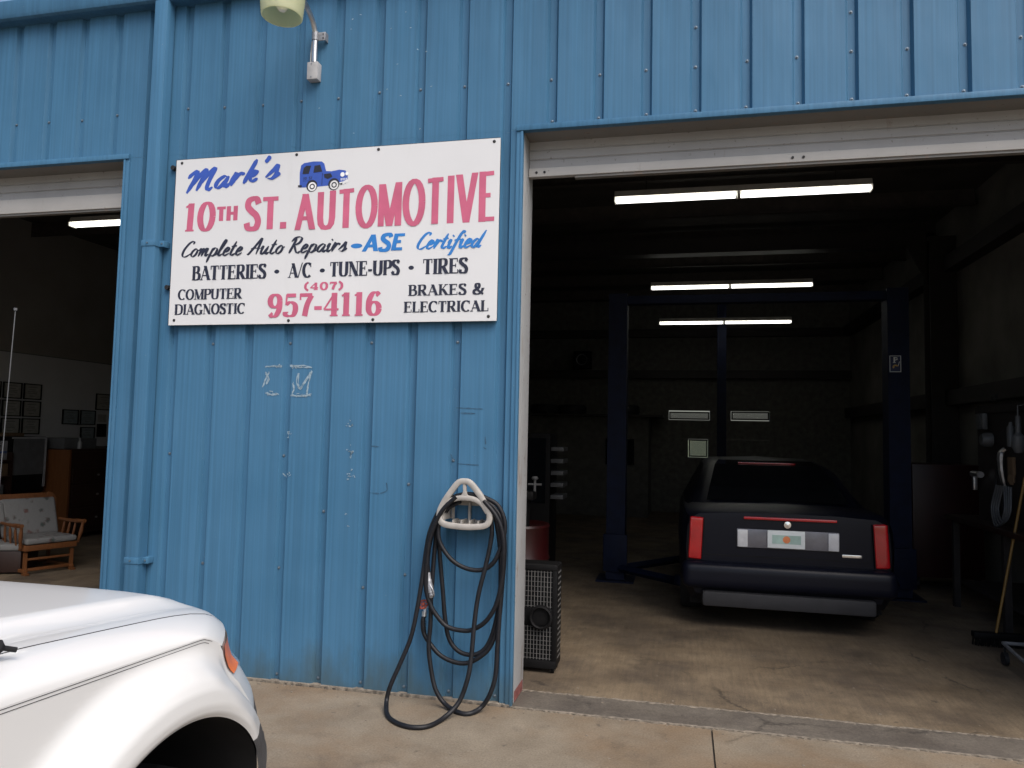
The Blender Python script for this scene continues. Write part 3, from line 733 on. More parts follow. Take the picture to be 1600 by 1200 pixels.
# ================================================================== yard light on the wall
al = thing('wall_lamp', 'yard light with yellowed bucket shade on a curved grey arm above the sign', 'lamp', (1.07, 0, 4.15))
b = MB(); b.box(1.032, 1.112, -.062, -.001, 4.15, 4.275, .005); jb = b.build('junction_box', 'greybox', al)
for z in (4.165, 4.26):
    b = MB(); b.cyl((1.066, -.061, z), (1.066, -.065, z), .005, seg=8); b.build('cover_screw', 'dull', jb)
b = MB(); b.tube([(1.078, -.045, 4.275), (1.078, -.045, 4.40), (1.078, -.05, 4.48), (1.079, -.09, 4.545), (1.08, -.19, 4.60), (1.082, -.33, 4.645), (1.084, -.50, 4.66)], .019, 14, smooth=8); b.build('arm', 'steel', al)
b = MB(); b.tube([(1.052, -.05, 4.275), (1.054, -.05, 4.36), (1.066, -.062, 4.42)], .006, 8, smooth=5); b.build('cable', 'dull', al)
b = MB(); b.cyl((1.078, -.045, 4.435), (1.078, -.047, 4.495), .0245, seg=16); b.box(1.095, 1.155, -.045, -.038, 4.432, 4.492, .001); b.box(1.148, 1.155, -.04, -.001, 4.432, 4.492); br = b.build('strap_bracket', 'dull', al)
for x, z in ((1.138, 4.448), (1.138, 4.476)):
    b = MB(); b.cyl((x, -.044, z), (x, -.048, z), .005, seg=8); b.build('bolt', 'hole', br)
LX, LY, LZ = 1.084, -.50, 4.352
prof = []
for i in range(27):
    h = i * .01; r = .127 + .022 * (h / .26) ** .8
    prof.append((r + (.0022 if i % 2 else 0), h))
b = MB(); b.lathe((LX, LY, LZ), (0, 0, 1), [(.119, 0), (.124, -.004), (.129, 0)] + prof + [(.147, .262), (.142, .262)] + [(r - .007, h) for r, h in prof[::-1]], 64)
b.build('lamp_shade', 'shade', al, ang=50)
b = MB(); b.lathe((LX, LY, LZ), (0, 0, 1), [(0, .40), (.05, .40), (.075, .37), (.09, .30), (.15, .275), (.154, .262), (.148, .258), (0, .262)], 40); b.build('lamp_head', 'dull', al)
b = MB(); b.lathe((LX, LY, LZ), (0, 0, 1), [(0, .035), (.02, .038), (.036, .055), (.042, .085), (.038, .13), (.022, .17), (.02, .25)], 24); b.build('bulb', mk('opal_bulb', (.80, .80, .72), .2), al)

# ================================================================== hose hanger, tap, hose
hg = thing('hose_hanger', 'grey plastic triangular hose holder fixed to the blue wall beside the right door', 'hose holder', (2.285, 0, 1.12))
outer = [(2.279, 1.398), (2.318, 1.388), (2.372, 1.33), (2.42, 1.262), (2.449, 1.20), (2.447, 1.155), (2.42, 1.128), (2.36, 1.118), (2.285, 1.114), (2.215, 1.118), (2.155, 1.126), (2.128, 1.152), (2.124, 1.20), (2.15, 1.262), (2.195, 1.33), (2.242, 1.388)]
def flat_ring(P, w, y0, y1, closed=True, n=6):
    S_ = spline([(x, 0, z) for x, z in P], n, closed); m = MB(); L = []; c = len(S_)
    for i, p in enumerate(S_):
        a = S_[i - 1] if (closed or i) else S_[0]; d = S_[(i + 1) % c] if closed or i < c - 1 else S_[-1]
        t_ = (d - a).normalized(); q = Vector((-t_.z, 0, t_.x)) * w / 2
        o = [p + q, p - q]
        bw = min(.004, w * .2)
        L.append([m.bm.verts.new((o[0].x, y1, o[0].z)), m.bm.verts.new((o[0].x, y0 + bw, o[0].z)), m.bm.verts.new((o[0].x - q.x * .3, y0, o[0].z - q.z * .3)),
                  m.bm.verts.new((o[1].x + q.x * .3, y0, o[1].z + q.z * .3)), m.bm.verts.new((o[1].x, y0 + bw, o[1].z)), m.bm.verts.new((o[1].x, y1, o[1].z))])
    for i in range(c if closed else c - 1):
        A, B_ = L[i], L[(i + 1) % c]
        for k in range(6): m.bm.faces.new((A[k], A[(k + 1) % 6], B_[(k + 1) % 6], B_[k]))
    if not closed: m.bm.faces.new(L[0]); m.bm.faces.new(L[-1][::-1])
    return m
flat_ring(outer, .036, -.158, -.130).build('front_rim', 'rack', hg, ang=40)
flat_ring([(2.135, 1.205), (2.175, 1.262), (2.23, 1.288), (2.285, 1.294), (2.34, 1.289), (2.395, 1.264), (2.437, 1.208)], .032, -.155, -.130, False).build('arch', 'rack', hg, ang=40)
flat_ring([(2.281, 1.385), (2.284, 1.34), (2.270, 1.305), (2.235, 1.288)], .020, -.152, -.132, False).build('strut', 'rack', hg, ang=40)
flat_ring([(2.281, 1.385), (2.284, 1.34), (2.300, 1.305), (2.335, 1.288)], .020, -.153, -.132, False).build('strut', 'rack', hg, ang=40)
# saddle that carries the coils, from the arch back to the wall
def saddle(u, v):
    a = R(200 - 220 * u); y = -.135 + .132 * v
    return Vector((2.285 + .150 * math.cos(a) * (1 - .1 * v), y, 1.185 + .105 * math.sin(a)))
b = MB(); b.grid(saddle, 24, 4); sdl = b.build('saddle', 'rack', hg, ang=60)
md = sdl.modifiers.new('thickness', 'SOLIDIFY'); md.thickness = .005
b = MB(); b.box(2.15, 2.425, -.135, -.012, 1.118, 1.126, .002); b.build('tray', 'rack', hg)
for x in (2.205, 2.26, 2.315, 2.37):
    b = MB(); b.box(x - .004, x + .004, -.125, -.012, 1.127, 1.152); b.build('rib', 'rack', hg)
b = MB(); b.box(2.276, 2.292, -.03, -.004, 1.127, 1.28, .002); b.box(2.17, 2.40, -.011, -.002, 1.118, 1.145, .002); b.box(2.17, 2.40, -.011, -.002, 1.235, 1.285, .002); b.box(2.16, 2.18, -.0105, -.0025, 1.146, 1.234); b.box(2.39, 2.41, -.0105, -.0025, 1.146, 1.234); b.build('back_plate', 'rack', hg)

tp = thing('wall_tap', 'small garden tap with a rusty red wheel handle on the blue wall', 'tap', (2.012, 0, .56))
b = MB(); b.cyl((2.012, -.001, .575), (2.012, -.055, .575), .012, seg=12); b.cyl((2.012, -.045, .59), (2.012, -.065, .535), .013, seg=12); b.cyl((2.012, -.055, .585), (2.012, -.085, .605), .008, seg=10); b.build('valve_body', 'steel', tp)
b = MB(); hc = Vector((2.012, -.088, .607)); ax = Vector((-.1, -.75, .55)).normalized(); a1 = ax.orthogonal().normalized(); a2 = ax.cross(a1)
b.tube([hc + (a1 * math.cos(R(20 * i)) + a2 * math.sin(R(20 * i))) * (.028 + .003 * math.sin(R(120 * i))) for i in range(18)], .0055, 8, closed=True)
for i in range(3):
    d = a1 * math.cos(R(60 * i)) + a2 * math.sin(R(60 * i)); b.tube([hc - d * .026, hc + d * .026], .004, 6)
b.cyl(hc - ax * .006, hc + ax * .008, .009, seg=10); b.build('handle', 'valve', tp)

hs = thing('garden_hose', 'black rubber hose coiled over the grey holder with one loop lying on the ground', 'hose', (2.285, -.12, 0))
LOOPS = [
 [(2.43, -.13, 1.295), (2.298, -.13, 1.32), (2.167, -.13, 1.27), (2.118, -.13, 1.156), (2.114, -.13, 1.043), (2.154, -.13, .962), (2.222, -.13, .896), (2.31, -.13, .853), (2.397, -.13, .851), (2.468, -.13, .896), (2.516, -.13, .981), (2.542, -.13, 1.092), (2.533, -.13, 1.188), (2.488, -.13, 1.262), (2.401, -.13, 1.307)],
 [(2.369, -.12, 1.298), (2.252, -.12, 1.308), (2.15, -.12, 1.255), (2.093, -.121, 1.175), (2.052, -.125, 1.068), (2.035, -.13, .955), (2.021, -.141, .802), (1.999, -.164, .584), (1.968, -.187, .422), (1.917, -.215, .262), (1.866, -.242, .13), (1.853, -.263, .042), (1.917, -.392, .013), (2.018, -.489, .013), (2.125, -.517, .013), (2.203, -.47, .013), (2.253, -.342, .02), (2.313, -.263, .086), (2.357, -.234, .213), (2.368, -.208, .339), (2.375, -.175, .532), (2.393, -.153, .705), (2.428, -.138, .868), (2.451, -.128, 1.005), (2.462, -.124, 1.102), (2.445, -.121, 1.197), (2.40, -.12, 1.27)],
 [(2.243, -.09, 1.284), (2.141, -.09, 1.223), (2.099, -.091, 1.123), (2.078, -.094, .952), (2.07, -.1, .77), (2.067, -.106, .632), (2.074, -.114, .495), (2.07, -.123, .359), (2.088, -.134, .226), (2.131, -.145, .11), (2.195, -.154, .03), (2.303, -.224, .013), (2.373, -.223, .013), (2.425, -.156, .03), (2.477, -.149, .104), (2.507, -.137, .224), (2.514, -.123, .395), (2.52, -.11, .595), (2.52, -.1, .798), (2.51, -.094, .962), (2.486, -.091, 1.099), (2.458, -.09, 1.195), (2.362, -.09, 1.275)],
 [(2.046, -.1, .80), (2.037, -.1, .881), (2.049, -.1, .994), (2.08, -.1, 1.109), (2.144, -.1, 1.21), (2.247, -.1, 1.271)],
 [(2.233, -.152, 1.303), (2.133, -.155, 1.201), (2.07, -.151, 1.03), (2.046, -.146, .861), (2.045, -.139, .72), (2.071, -.133, .623), (2.113, -.128, .556), (2.186, -.122, .492), (2.274, -.12, .47), (2.346, -.121, .483), (2.432, -.125, .538), (2.496, -.132, .639), (2.531, -.14, .779), (2.543, -.148, .944), (2.534, -.152, 1.081), (2.496, -.154, 1.189), (2.408, -.15, 1.282)],
 [(2.193, -.07, 1.266), (2.1, -.07, 1.12), (2.098, -.071, 1.007), (2.114, -.072, .881), (2.136, -.074, .685), (2.15, -.076, .547), (2.185, -.078, .411), (2.239, -.079, .34), (2.31, -.08, .315), (2.382, -.08, .329), (2.445, -.079, .398), (2.491, -.076, .545), (2.525, -.073, .794), (2.53, -.071, 1.001), (2.508, -.07, 1.153), (2.463, -.07, 1.228), (2.385, -.07, 1.288)],
 [(2.014, -.066, .54), (2.009, -.078, .495), (2.021, -.083, .428), (2.064, -.089, .363), (2.139, -.095, .302), (2.229, -.1, .269), (2.317, -.1, .273), (2.401, -.096, .317), (2.463, -.09, .389), (2.504, -.078, .532), (2.518, -.065, .723), (2.519, -.057, .901), (2.5, -.052, 1.067), (2.463, -.05, 1.177), (2.395, -.05, 1.259)],
]
b = MB()
wob_ = random.Random(4)
for P in LOOPS:
    P = [(x + wob_.uniform(-.003, .003), y, z + (wob_.uniform(-.003, .003) if z > .1 else 0)) for x, y, z in P]
    b.tube(P, .0142, 12, smooth=7)
b.build('hose', 'hose', hs, ang=60)
b = MB()
for i in range(9):
    p, q = Vector((2.010, -.076, .505)), Vector((2.021, -.083, .428))
    c0 = p.lerp(q, i / 9); d = (q - p).normalized(); b.cyl(c0, c0 + d * .005, .0155, seg=12)
b.build('strain_relief', 'hose', hs)
b = MB(); b.cyl((2.013, -.064, .558), (2.013, -.068, .528), .017, seg=12); b.build('coupling', 'steel', hs)
b = MB(); b.tube([(2.046, -.101, .81), (2.050, -.108, .78), (2.060, -.116, .73), (2.072, -.122, .69)], [.013, .017, .021, .023, .022], 14, smooth=6)
b.cyl((2.074, -.123, .687), (2.084, -.15, .672), .014, .012, 12); nz = b.build('nozzle', 'dull', hs)
b = MB(); b.tube([(2.064, -.134, .745), (2.088, -.14, .715), (2.098, -.136, .685), (2.090, -.126, .667)], .0045, 8, smooth=6); b.build('trigger', 'steel', nz)

# ================================================================== portable air conditioner inside the right door
ac = thing('portable_air_conditioner', 'black portable air conditioner with wire grilles and a round duct port by the door jamb', 'air conditioner', (2.58, .8, 0))
x0, x1, y0, y1, H0, H1 = 2.415, 2.745, .69, .90, .035, .765
b = MB(); b.box(x0, x1, y0 + .02, y1, H0, H1, .02, 3); b.box(x0, x1, y0, y0 + .019, H0, H0 + .055, .004); b.box(x0, x1, y0, y0 + .019, H1 - .04, H1 - .005, .004)
b.box(x0, x0 + .035, y0, y0 + .019, H0 + .056, H1 - .041, .004); b.box(x1 - .035, x1, y0, y0 + .019, H0 + .056, H1 - .041, .004); b.box(x0 + .036, x1 - .036, y0, y0 + .019, .335, .455, .004)
b.build('housing', 'black', ac)
gm = mk('grille_wire', (.13, .13, .13), .5, .2)
for z0, z1 in ((.095, .33), (.46, .72)):
    b = MB()
    for i in range(11): x = x0 + .048 + i * (x1 - x0 - .096) / 10; b.box(x - .0022, x + .0022, y0 + .004, y0 + .008, z0, z1)
    for i in range(8): z = z0 + .008 + i * (z1 - z0 - .016) / 7; b.box(x0 + .036, x1 - .036, y0 + .0085, y0 + .011, z - .0012, z + .0012)
    b.build('grille', gm, ac)
b = MB(); b.lathe((2.632, y0 + .002, .395), (0, -1, 0), [(.062, -.03), (.066, 0), (.066, .03), (.072, .034), (.084, .03), (.086, 0)], 36)
b.build('duct_port', 'black', ac)
b = MB()
for i in range(16):
    z = .10 + i * .04; b.box(x1 - .001, x1 + .0015, y0 + .05, y1 - .04, z, z + .012)
b.build('side_louvre', gm, ac)
for x in (x0 + .03, x1 - .03):
    for y in (y0 + .035, y1 - .035):
        b = MB(); b.cyl((x - .012, y, .018), (x + .012, y, .018), .018, seg=14); b.box(x - .006, x + .006, y - .012, y + .012, .02, .04); b.build('caster', 'black', ac)

# ================================================================== white SUV, nose to the wall
CX, HW = 1.36, .88
sv = thing('parked_suv', 'white SUV parked nose to the blue wall, flared front wheel arch and amber corner light', 'SUV', (CX, -4.3, 0))
sb_ = lambda s_: .35 * (abs(s_) / HW) ** 5
OUT = [(-3.55, 1.192), (-3.04, 1.171), (-2.76, 1.147), (-2.58, 1.131), (-2.50, 1.122), (-2.42, 1.110), (-2.34, 1.092), (-2.29, 1.072), (-2.25, 1.045)]
YC = [(.30, -2.11), (.40, -2.05), (.52, -2.025), (.70, -2.03), (.80, -2.075), (.89, -2.15), (.95, -2.22), (1.0, -2.245), (1.045, -2.25)]
def sm(a, b_, x):
    t_ = max(0, min(1, (x - a) / (b_ - a))); return t_ * t_ * (3 - 2 * t_)
def crease(y): return min(1.109 - .0444 * (y + 3.375), lerp_t(OUT, y + .35) - .015) if y > -3.6 else 1.119 + .02 * min(1, (-3.6 - y))
def upper(s_, w):
    a = abs(s_); y = w - sb_(s_); zo = lerp_t(OUT, w); f = sm(-2.25, -2.46, w)
    z = zo + f * (.016 * (1 - sm(.515, .565, a)) - .011 * math.exp(-((a - .625) / .040) ** 2) + .006 * max(0, 1 - (a / .6) ** 2))
    if a > .70:
        u = (a - .70) / .18; zc = crease(w - .35)
        z = zc + (z - zc) * math.sqrt(max(0, 1 - u ** 2.6)) if z > zc else z
    return Vector((CX + s_, y, z))
WN = [-3.55 + i * .05 for i in range(17)] + [-2.72 + i * .025 for i in range(21)]
WN = sorted(set([round(w, 3) for w in WN if w <= -2.25] + [-2.25]))
def sheet(name, sl_, mat, ws=WN, fn=upper):
    b = MB(); V = [[b.bm.verts.new(fn(s_, w)) for s_ in sl_] for w in ws]
    for A, B_ in zip(V, V[1:]):
        for k in range(len(A) - 1): b.bm.faces.new((A[k], A[k + 1], B_[k + 1], B_[k]))
    return b.build(name, mat, sv, ang=60)
hood = sheet('hood', [-.737 + 1.474 * i / 60 for i in range(61)], 'carwhite')
gapf = lambda s_, w: upper(s_, w) - Vector((0, 0, .012))
ZB = .72
BRI = .4635
BY = -2.88; BZ, BR = .432, .472
def flare(r):
    t_ = [(.465, .076), (.478, .086), (.50, .090), (.54, .086), (.565, .072), (.59, .048), (.615, .022), (.64, .006), (.66, 0)]
    return lerp_t(t_, r)
def side_x(y, z, front):
    x = HW
    x -= .035 * sm(.62, .30, z)
    return x
def flank(sgn, wy, ymin, ymax, front):
    """fender round a wheel: rays from the wheel centre out to the panel edge"""
    b = MB(); k = MB(); rows = []
    for i in range(105):
        a = R(-14 + 208 * i / 104); d = (math.cos(a), math.sin(a)); r = BR; row = []
        while r < 1.6:
            y, z = wy + d[0] * r, BZ + d[1] * r
            yf = (lerp_t(YC, z) - .35) if front else ymax
            if y > yf or y < ymin or z > crease(y) or z < .30: break
            r += .0008
        rm = max(r, BR + .02); rs = [.465, .468] + [BR + (rm - BR) * (j / 22) ** 1.15 for j in range(23)]
        for j, r in enumerate(rs):
            y, z = wy + d[0] * r, BZ + d[1] * r
            fl = flare(r) * sm(0, .06, rm - r) if r > .55 else flare(r)
            if front: fl *= sm(0, .16, (lerp_t(YC, z) - .35) - y) * .55 + .45
            x = side_x(y, z, front) + fl 
            row.append((x, y, z))
        rows.append(row)
    for A, B_ in zip(rows, rows[1:]):
        for j in range(len(A) - 1):
            b.bm.faces.new([b.bm.verts.new((CX + sgn * p[0], p[1], p[2])) for p in (A[j], A[j + 1], B_[j + 1], B_[j])])
    bmesh.ops.remove_doubles(b.bm, verts=b.bm.verts[:], dist=2e-5)
    if front:       # the bumper's textured corner starts at a level line
        bmesh.ops.bisect_plane(b.bm, geom=b.bm.verts[:] + b.bm.edges[:] + b.bm.faces[:], plane_co=(0, -2.53, ZB), plane_no=(0, -.28, 1))
        lo = [f for f in b.bm.faces if f.calc_center_median().z < ZB + .28 * (f.calc_center_median().y + 2.53) and f.calc_center_median().y > wy]
        for f in lo: k.bm.faces.new([k.bm.verts.new(v.co) for v in f.verts])
        bmesh.ops.delete(b.bm, geom=lo, context='FACES'); bmesh.ops.remove_doubles(k.bm, verts=k.bm.verts[:], dist=2e-5)
    return b, k
for sgn in (1, -1):
    b, k = flank(sgn, BY, -3.60, 0, True)
    fd = b.build('front_fender', 'carwhite', sv, ang=50)
    k.build('bumper_corner', 'textured', fd, ang=50)
    sl_ = [sgn * (.743 + (.88 - .743) * (1 - (1 - i / 14) ** 1.6)) for i in range(15)]
    b = MB(); V = [[b.bm.verts.new(upper(s_, w)) for s_ in sl_] for w in WN]
    for A, B_ in zip(V, V[1:]):
        for j in range(len(A) - 1): b.bm.faces.new((A[j], A[j + 1], B_[j + 1], B_[j]))
    b.build('fender_top', 'carwhite', fd, ang=60)
    b = MB(); V = [[b.bm.verts.new(gapf(sgn * s_, w)) for s_ in (.70, .715, .73, .74, .75, .765, .78)] for w in WN]
    for A, B_ in zip(V, V[1:]):
        for j in range(len(A) - 1): b.bm.faces.new((A[j], A[j + 1], B_[j + 1], B_[j]))
    b.build('hood_gap', 'gap', fd, ang=0)
    # twin pin stripes under the crease
    for off in (.004, .0125):
        b = MB(); L = []
        for i in range(50):
            y = -3.6 + (.955 - off * 2) * i / 49; z = crease(y) - off; x = side_x(y, z, True) + .0012
            L.append((b.bm.verts.new((CX + sgn * x, y, z + .0008)), b.bm.verts.new((CX + sgn * x, y, z - .0008))))
        for (p, q), (r, s_) in zip(L, L[1:]): b.bm.faces.new((p, q, s_, r))
        b.build('pin_stripe', 'gap', fd, ang=0)
    b, k = flank(sgn, -5.62, -6.75, -4.86, False); b.build('rear_fender', 'carwhite', sv, ang=50); k.bm.free()
    b = MB(); b.grid(lambda u, v: Vector((CX + sgn * side_x(-4, .30 + v * .815, False), -3.605 - u * 1.25, .30 + v * (crease(-3.7) - .30))), 8, 12)
    dd = b.build('door', 'carwhite', sv, ang=50)
    b = MB(); b.box(CX + sgn * .885 - .012, CX + sgn * .885 + .012, -4.72, -4.55, .98, 1.01, .006); b.build('door_handle', 'textured', dd)
    # front arch liner, corner light
    for wy in (BY, -5.62):
        b = MB()
        for k in range(60):
            q = []
            for kk in (k, k + 1):
                a = R(-14 + 208 * kk / 60); y, z = wy + BRI * math.cos(a), BZ + BRI * math.sin(a)
                fl = .070 * ((sm(0, .16, (lerp_t(YC, z) - .35) - y) * .55 + .45) if wy == BY else 1)
                q.append(((CX + sgn * .45, y, z), (CX + sgn * (side_x(y, z, wy == BY) + fl), y, z)))
            b.quad(q[0][0], q[0][1], q[1][1], q[1][0])
        bmesh.ops.remove_doubles(b.bm, verts=b.bm.verts[:], dist=1e-5)
        b.build('wheel_well', 'gap', sv)
    def fas(s_, z, o=0.0): return Vector((CX + s_, lerp_t(YC, z) - sb_(s_) + o, z))
    b = MB(); b.grid(lambda u, v: fas(sgn * (.50 + .30 * u), .90 + .125 * v, .012), 10, 5); hl = b.build('headlight', 'lens', sv, ang=60)
    b = MB(); b.grid(lambda u, v: fas(sgn * (.805 + .072 * u), .915 + .010 * u + (.112 - .01 * u) * v, .014 - .004 * u), 8, 6); b.build('turn_signal', 'amber', hl, ang=60)
def zb(s_):
    z = .79
    for _ in range(6): z = min(.80, ZB + .28 * (lerp_t(YC, z) - sb_(s_) + 2.53))
    return z
b = MB(); b.grid(lambda u, v: fas(-.88 + 1.76 * u, zb(-.88 + 1.76 * u) + (upper(-.88 + 1.76 * u, -2.25).z - zb(-.88 + 1.76 * u)) * v), 60, 14); b.build('front_fascia', 'carwhite', sv, ang=60)
b = MB(); b.grid(lambda u, v: fas(-.88 + 1.76 * u, .30 + (zb(-.88 + 1.76 * u) - .30) * v), 60, 8); b.build('bumper', 'textured', sv, ang=60)
b = MB(); b.grid(lambda u, v: fas(-.42 + .84 * u, .78 + .20 * v, .012), 20, 4); b.build('grille', 'gap', sv, ang=60)
b = MB(); b.box(CX - .82, CX + .82, -6.7, -2.45, .28, .34); b.box(CX - .44, CX + .44, -6.6, -2.5, .34, .85); b.box(CX - .84, CX + .84, -4.85, -3.65, .34, 1.0); b.build('underbody', 'gap', sv)
b = MB(); b.box(CX - .86, CX + .86, -6.76, -6.70, .45, 1.14, .02); b.build('tailgate', 'carwhite', sv)
b = MB(); b.box(CX - .84, CX + .84, -3.72, -3.45, 1.08, 1.20, .01); b.build('cowl', 'gap', sv)
# glasshouse
def ghs(y, hw, z, t_=.10): return [(CX - .86, y, 1.10), (CX - hw - .04, y, z - t_), (CX - hw, y, z), (CX - hw * .5, y, z + .02), (CX + hw * .5, y, z + .02), (CX + hw, y, z), (CX + hw + .04, y, z - t_), (CX + .86, y, 1.10)]
b = MB(); b.loft([ghs(-3.62, .80, 1.14, .02), ghs(-4.35, .70, 1.74), ghs(-5.4, .70, 1.80), ghs(-6.5, .70, 1.76), ghs(-6.74, .74, 1.30, .08)]); b.build('cabin', 'carwhite', sv, ang=30)
b = MB(); b.quad((CX - .72, -3.69, 1.20), (CX + .72, -3.69, 1.20), (CX + .64, -4.27, 1.70), (CX - .64, -4.27, 1.70))
for v in b.bm.verts: v.co += Vector((0, .03, .035))
b.build('windscreen', 'darkglass', sv)
for sgn in (1, -1):
    for ya, yb, yc, yd in ((-3.95, -4.80, -4.80, -4.45), (-4.92, -5.85, -5.85, -4.92), (-5.97, -6.5, -6.45, -5.97)):
        f = lambda z: CX + sgn * (.866 - (z - 1.10) * .19)
        b = MB(); b.quad((f(1.15), ya, 1.15), (f(1.15), yb, 1.15), (f(1.62), yc, 1.62), (f(1.62), yd, 1.62)); b.build('side_window', 'darkglass', sv)
    b = MB(); b.box(CX + sgn * 1.0 - .10, CX + sgn * 1.0 + .10, -4.02, -3.92, 1.14, 1.34, .03); b.build('side_mirror', 'textured', sv)
b = MB(); b.tube([(2.06, -3.42, 1.215), (2.10, -3.35, 1.212), (2.135, -3.30, 1.204), (2.155, -3.262, 1.190)], [.020, .021, .017, .006], 12, smooth=5); b.build('cowl_end', 'gap', sv)
b = MB(); b.cyl((2.2, -3.385, 1.16), (2.2, -3.382, 1.22), .012, .008, 10); b.tube([(2.2, -3.382, 1.22), (2.2, -3.374, 1.6), (2.2, -3.364, 1.945)], .0010, 6); b.cyl((2.2, -3.364, 1.945), (2.2, -3.364, 1.95), .0035, seg=8); b.build('antenna', 'greyfile', sv)
def wheel(root, x, y, r, w, sgn, rim_mat='dull'):
    b = MB(); b.lathe((x, y, r), (sgn, 0, 0), [(r * .60, -w * .5), (r * .93, -w * .5), (r * .99, -w * .38), (r, 0), (r * .99, w * .38), (r * .93, w * .5), (r * .64, w * .48), (r * .60, w * .40)], 40)
    wh = b.build('wheel', 'rubber', root)
    b = MB(); b.lathe((x, y, r), (sgn, 0, 0), [(r * .60, w * .42), (r * .56, w * .25), (r * .30, w * .18), (r * .18, w * .30), (0, w * .32)], 32)
    for k in range(6):
        a = R(60 * k); c, s_ = math.cos(a), math.sin(a); b.tube([(x + sgn * w * .30, y + c * r * .15, r + s_ * r * .15), (x + sgn * w * .30, y + c * r * .57, r + s_ * r * .57)], r * .06, 6)
    b.build('rim', rim_mat, wh)
for y in (BY, -5.62):
    for sgn in (1, -1): wheel(sv, CX + sgn * .76, y, .375, .24, sgn)

# ================================================================== dark sedan inside
SX0, SY0 = 4.51, 2.28
se = thing('parked_sedan', 'dark sedan seen from behind inside the right bay, tall red tail lights', 'car', (SX0, SY0 + 2.5, 0))
M['navy'].node_tree.nodes['Principled BSDF'].inputs['Specular IOR Level'].default_value = .2
def sec(y, w, zb, zd, lo=.22):
    h = [(.55 * w, lo), (.90 * w, lo + .03), (.985 * w, lo + .16), (w, .62 * zb + .1), (.985 * w, zb - .10), (.95 * w, zb - .02), (.86 * w, zd), (.5 * w, zd + .018), (0, zd + .024)]
    L = [(SX0 - p[0], SY0 + y, p[1]) for p in h]; return L + [(SX0 + p[0], SY0 + y, p[1]) for p in h[-2::-1]]
b = MB(); b.loft([sec(.10, .80, .96, .96, .30), sec(.105, .86, 1.00, 1.02, .28), sec(.18, .90, 1.03, 1.045), sec(.5, .92, 1.05, 1.055), sec(1.2, .935, 1.05, 1.06), sec(3.1, .935, 1.02, 1.02), sec(4.1, .92, .95, .96), sec(4.75, .86, .86, .88), sec(4.95, .70, .74, .76)]); b.build('body', 'navy', se, ang=30)
b = MB(); b.box(SX0 - .90, SX0 + .90, SY0, SY0 + .30, .36, .60, .09, 5); b.build('bumper', 'navy', se)
b = MB(); b.box(SX0 - .72, SX0 + .72, SY0 + .02, SY0 + .16, .21, .345, .03); b.build('valance', mk('grey_valance', (.018, .018, .021), .7), se)
b = MB(); b.box(SX0 - .82, SX0 + .82, SY0 + .3, SY0 + 4.7, .18, .40); b.build('underbody', 'gap', se)
def gs(y, hb, ht, z): return [(SX0 - hb, SY0 + y, 1.02), (SX0 - ht, SY0 + y, z - .05), (SX0 - ht * .85, SY0 + y, z), (SX0, SY0 + y, z + .02), (SX0 + ht * .85, SY0 + y, z), (SX0 + ht, SY0 + y, z - .05), (SX0 + hb, SY0 + y, 1.02)]
b = MB(); b.loft([gs(.75, .86, .82, 1.06), gs(1.1, .88, .76, 1.20), gs(1.65, .88, .69, 1.40), gs(2.1, .88, .66, 1.455), gs(3.0, .88, .66, 1.465), gs(4.0, .84, .78, 1.06)]); gh = b.build('cabin', 'navy', se, ang=30)
b = MB(); 
for (ya, za, wa), (yb, zb_, wb_) in zip(((.80, 1.082, .66), (1.1, 1.205, .62), (1.65, 1.405, .55)), ((1.1, 1.205, .62), (1.65, 1.405, .55), (1.98, 1.447, .50))):
    b.quad((SX0 - wa, SY0 + ya - .012, za + .014), (SX0 + wa, SY0 + ya - .012, za + .014), (SX0 + wb_, SY0 + yb - .012, zb_ + .014), (SX0 - wb_, SY0 + yb - .012, zb_ + .014))
b.build('rear_window', 'darkglass', gh)
b = MB(); b.box(SX0 - .30, SX0 + .30, SY0 + 1.70, SY0 + 1.74, 1.43, 1.445, .004); b.build('high_brake_light', 'tail', se)
for sgn in (-1, 1):
    b = MB(); m = Matrix.Translation((SX0 + sgn * .775, SY0 + .10, .80)) @ Matrix.Rotation(R(-sgn * 3), 4, 'Y')
    b.box(-.062, .062, -.03, .12, -.19, .19, .025, 3, mat=m); tl_ = b.build('taillight', 'tail', se)
    b = MB(); b.box(-.064, -.058, -.028, .1, -.185, .185, mat=m); b.box(.058, .064, -.028, .1, -.185, .185, mat=m); b.build('lamp_bezel', 'black', tl_)
b = MB(); b.box(SX0 - .70, SX0 + .70, SY0 + .094, SY0 + .0965, .655, .661); b.box(SX0 - .703, SX0 - .697, SY0 + .094, SY0 + .0965, .661, .96); b.box(SX0 + .697, SX0 + .703, SY0 + .094, SY0 + .0965, .661, .96); b.build('lid_seam', 'gap', se)
b = MB(); b.box(SX0 + .46, SX0 + .62, SY0 + .088, SY0 + .095, .69, .715, .002); b.build('trim_badge', 'chrome', se)
b = MB(); b.box(SX0 - .36, SX0 + .42, SY0 + .075, SY0 + .15, .985, 1.01, .008); b.build('brake_strip', 'tail', se)
b = MB(); b.box(SX0 - .42, SX0 + .44, SY0 + .085, SY0 + .13, .735, .90, .01); gn = b.build('garnish', mk('grey_garnish', (.16, .16, .18), .3, .3), se)
for x in (-.37, .39):
    b = MB(); b.box(SX0 + x - .045, SX0 + x + .045, SY0 + .07, SY0 + .10, .74, .895, .01); b.build('reverse_light', 'lens', gn)
b = MB(); b.box(SX0 - .16, SX0 + .155, SY0 + .066, SY0 + .08, .745, .90, .006); pl = b.build('licence_plate', 'plate', se)
b = MB(); b.box(SX0 - .12, SX0 + .12, SY0 + .063, SY0 + .0655, .785, .86, .0); b.build('plate_print', 'plategreen', pl)
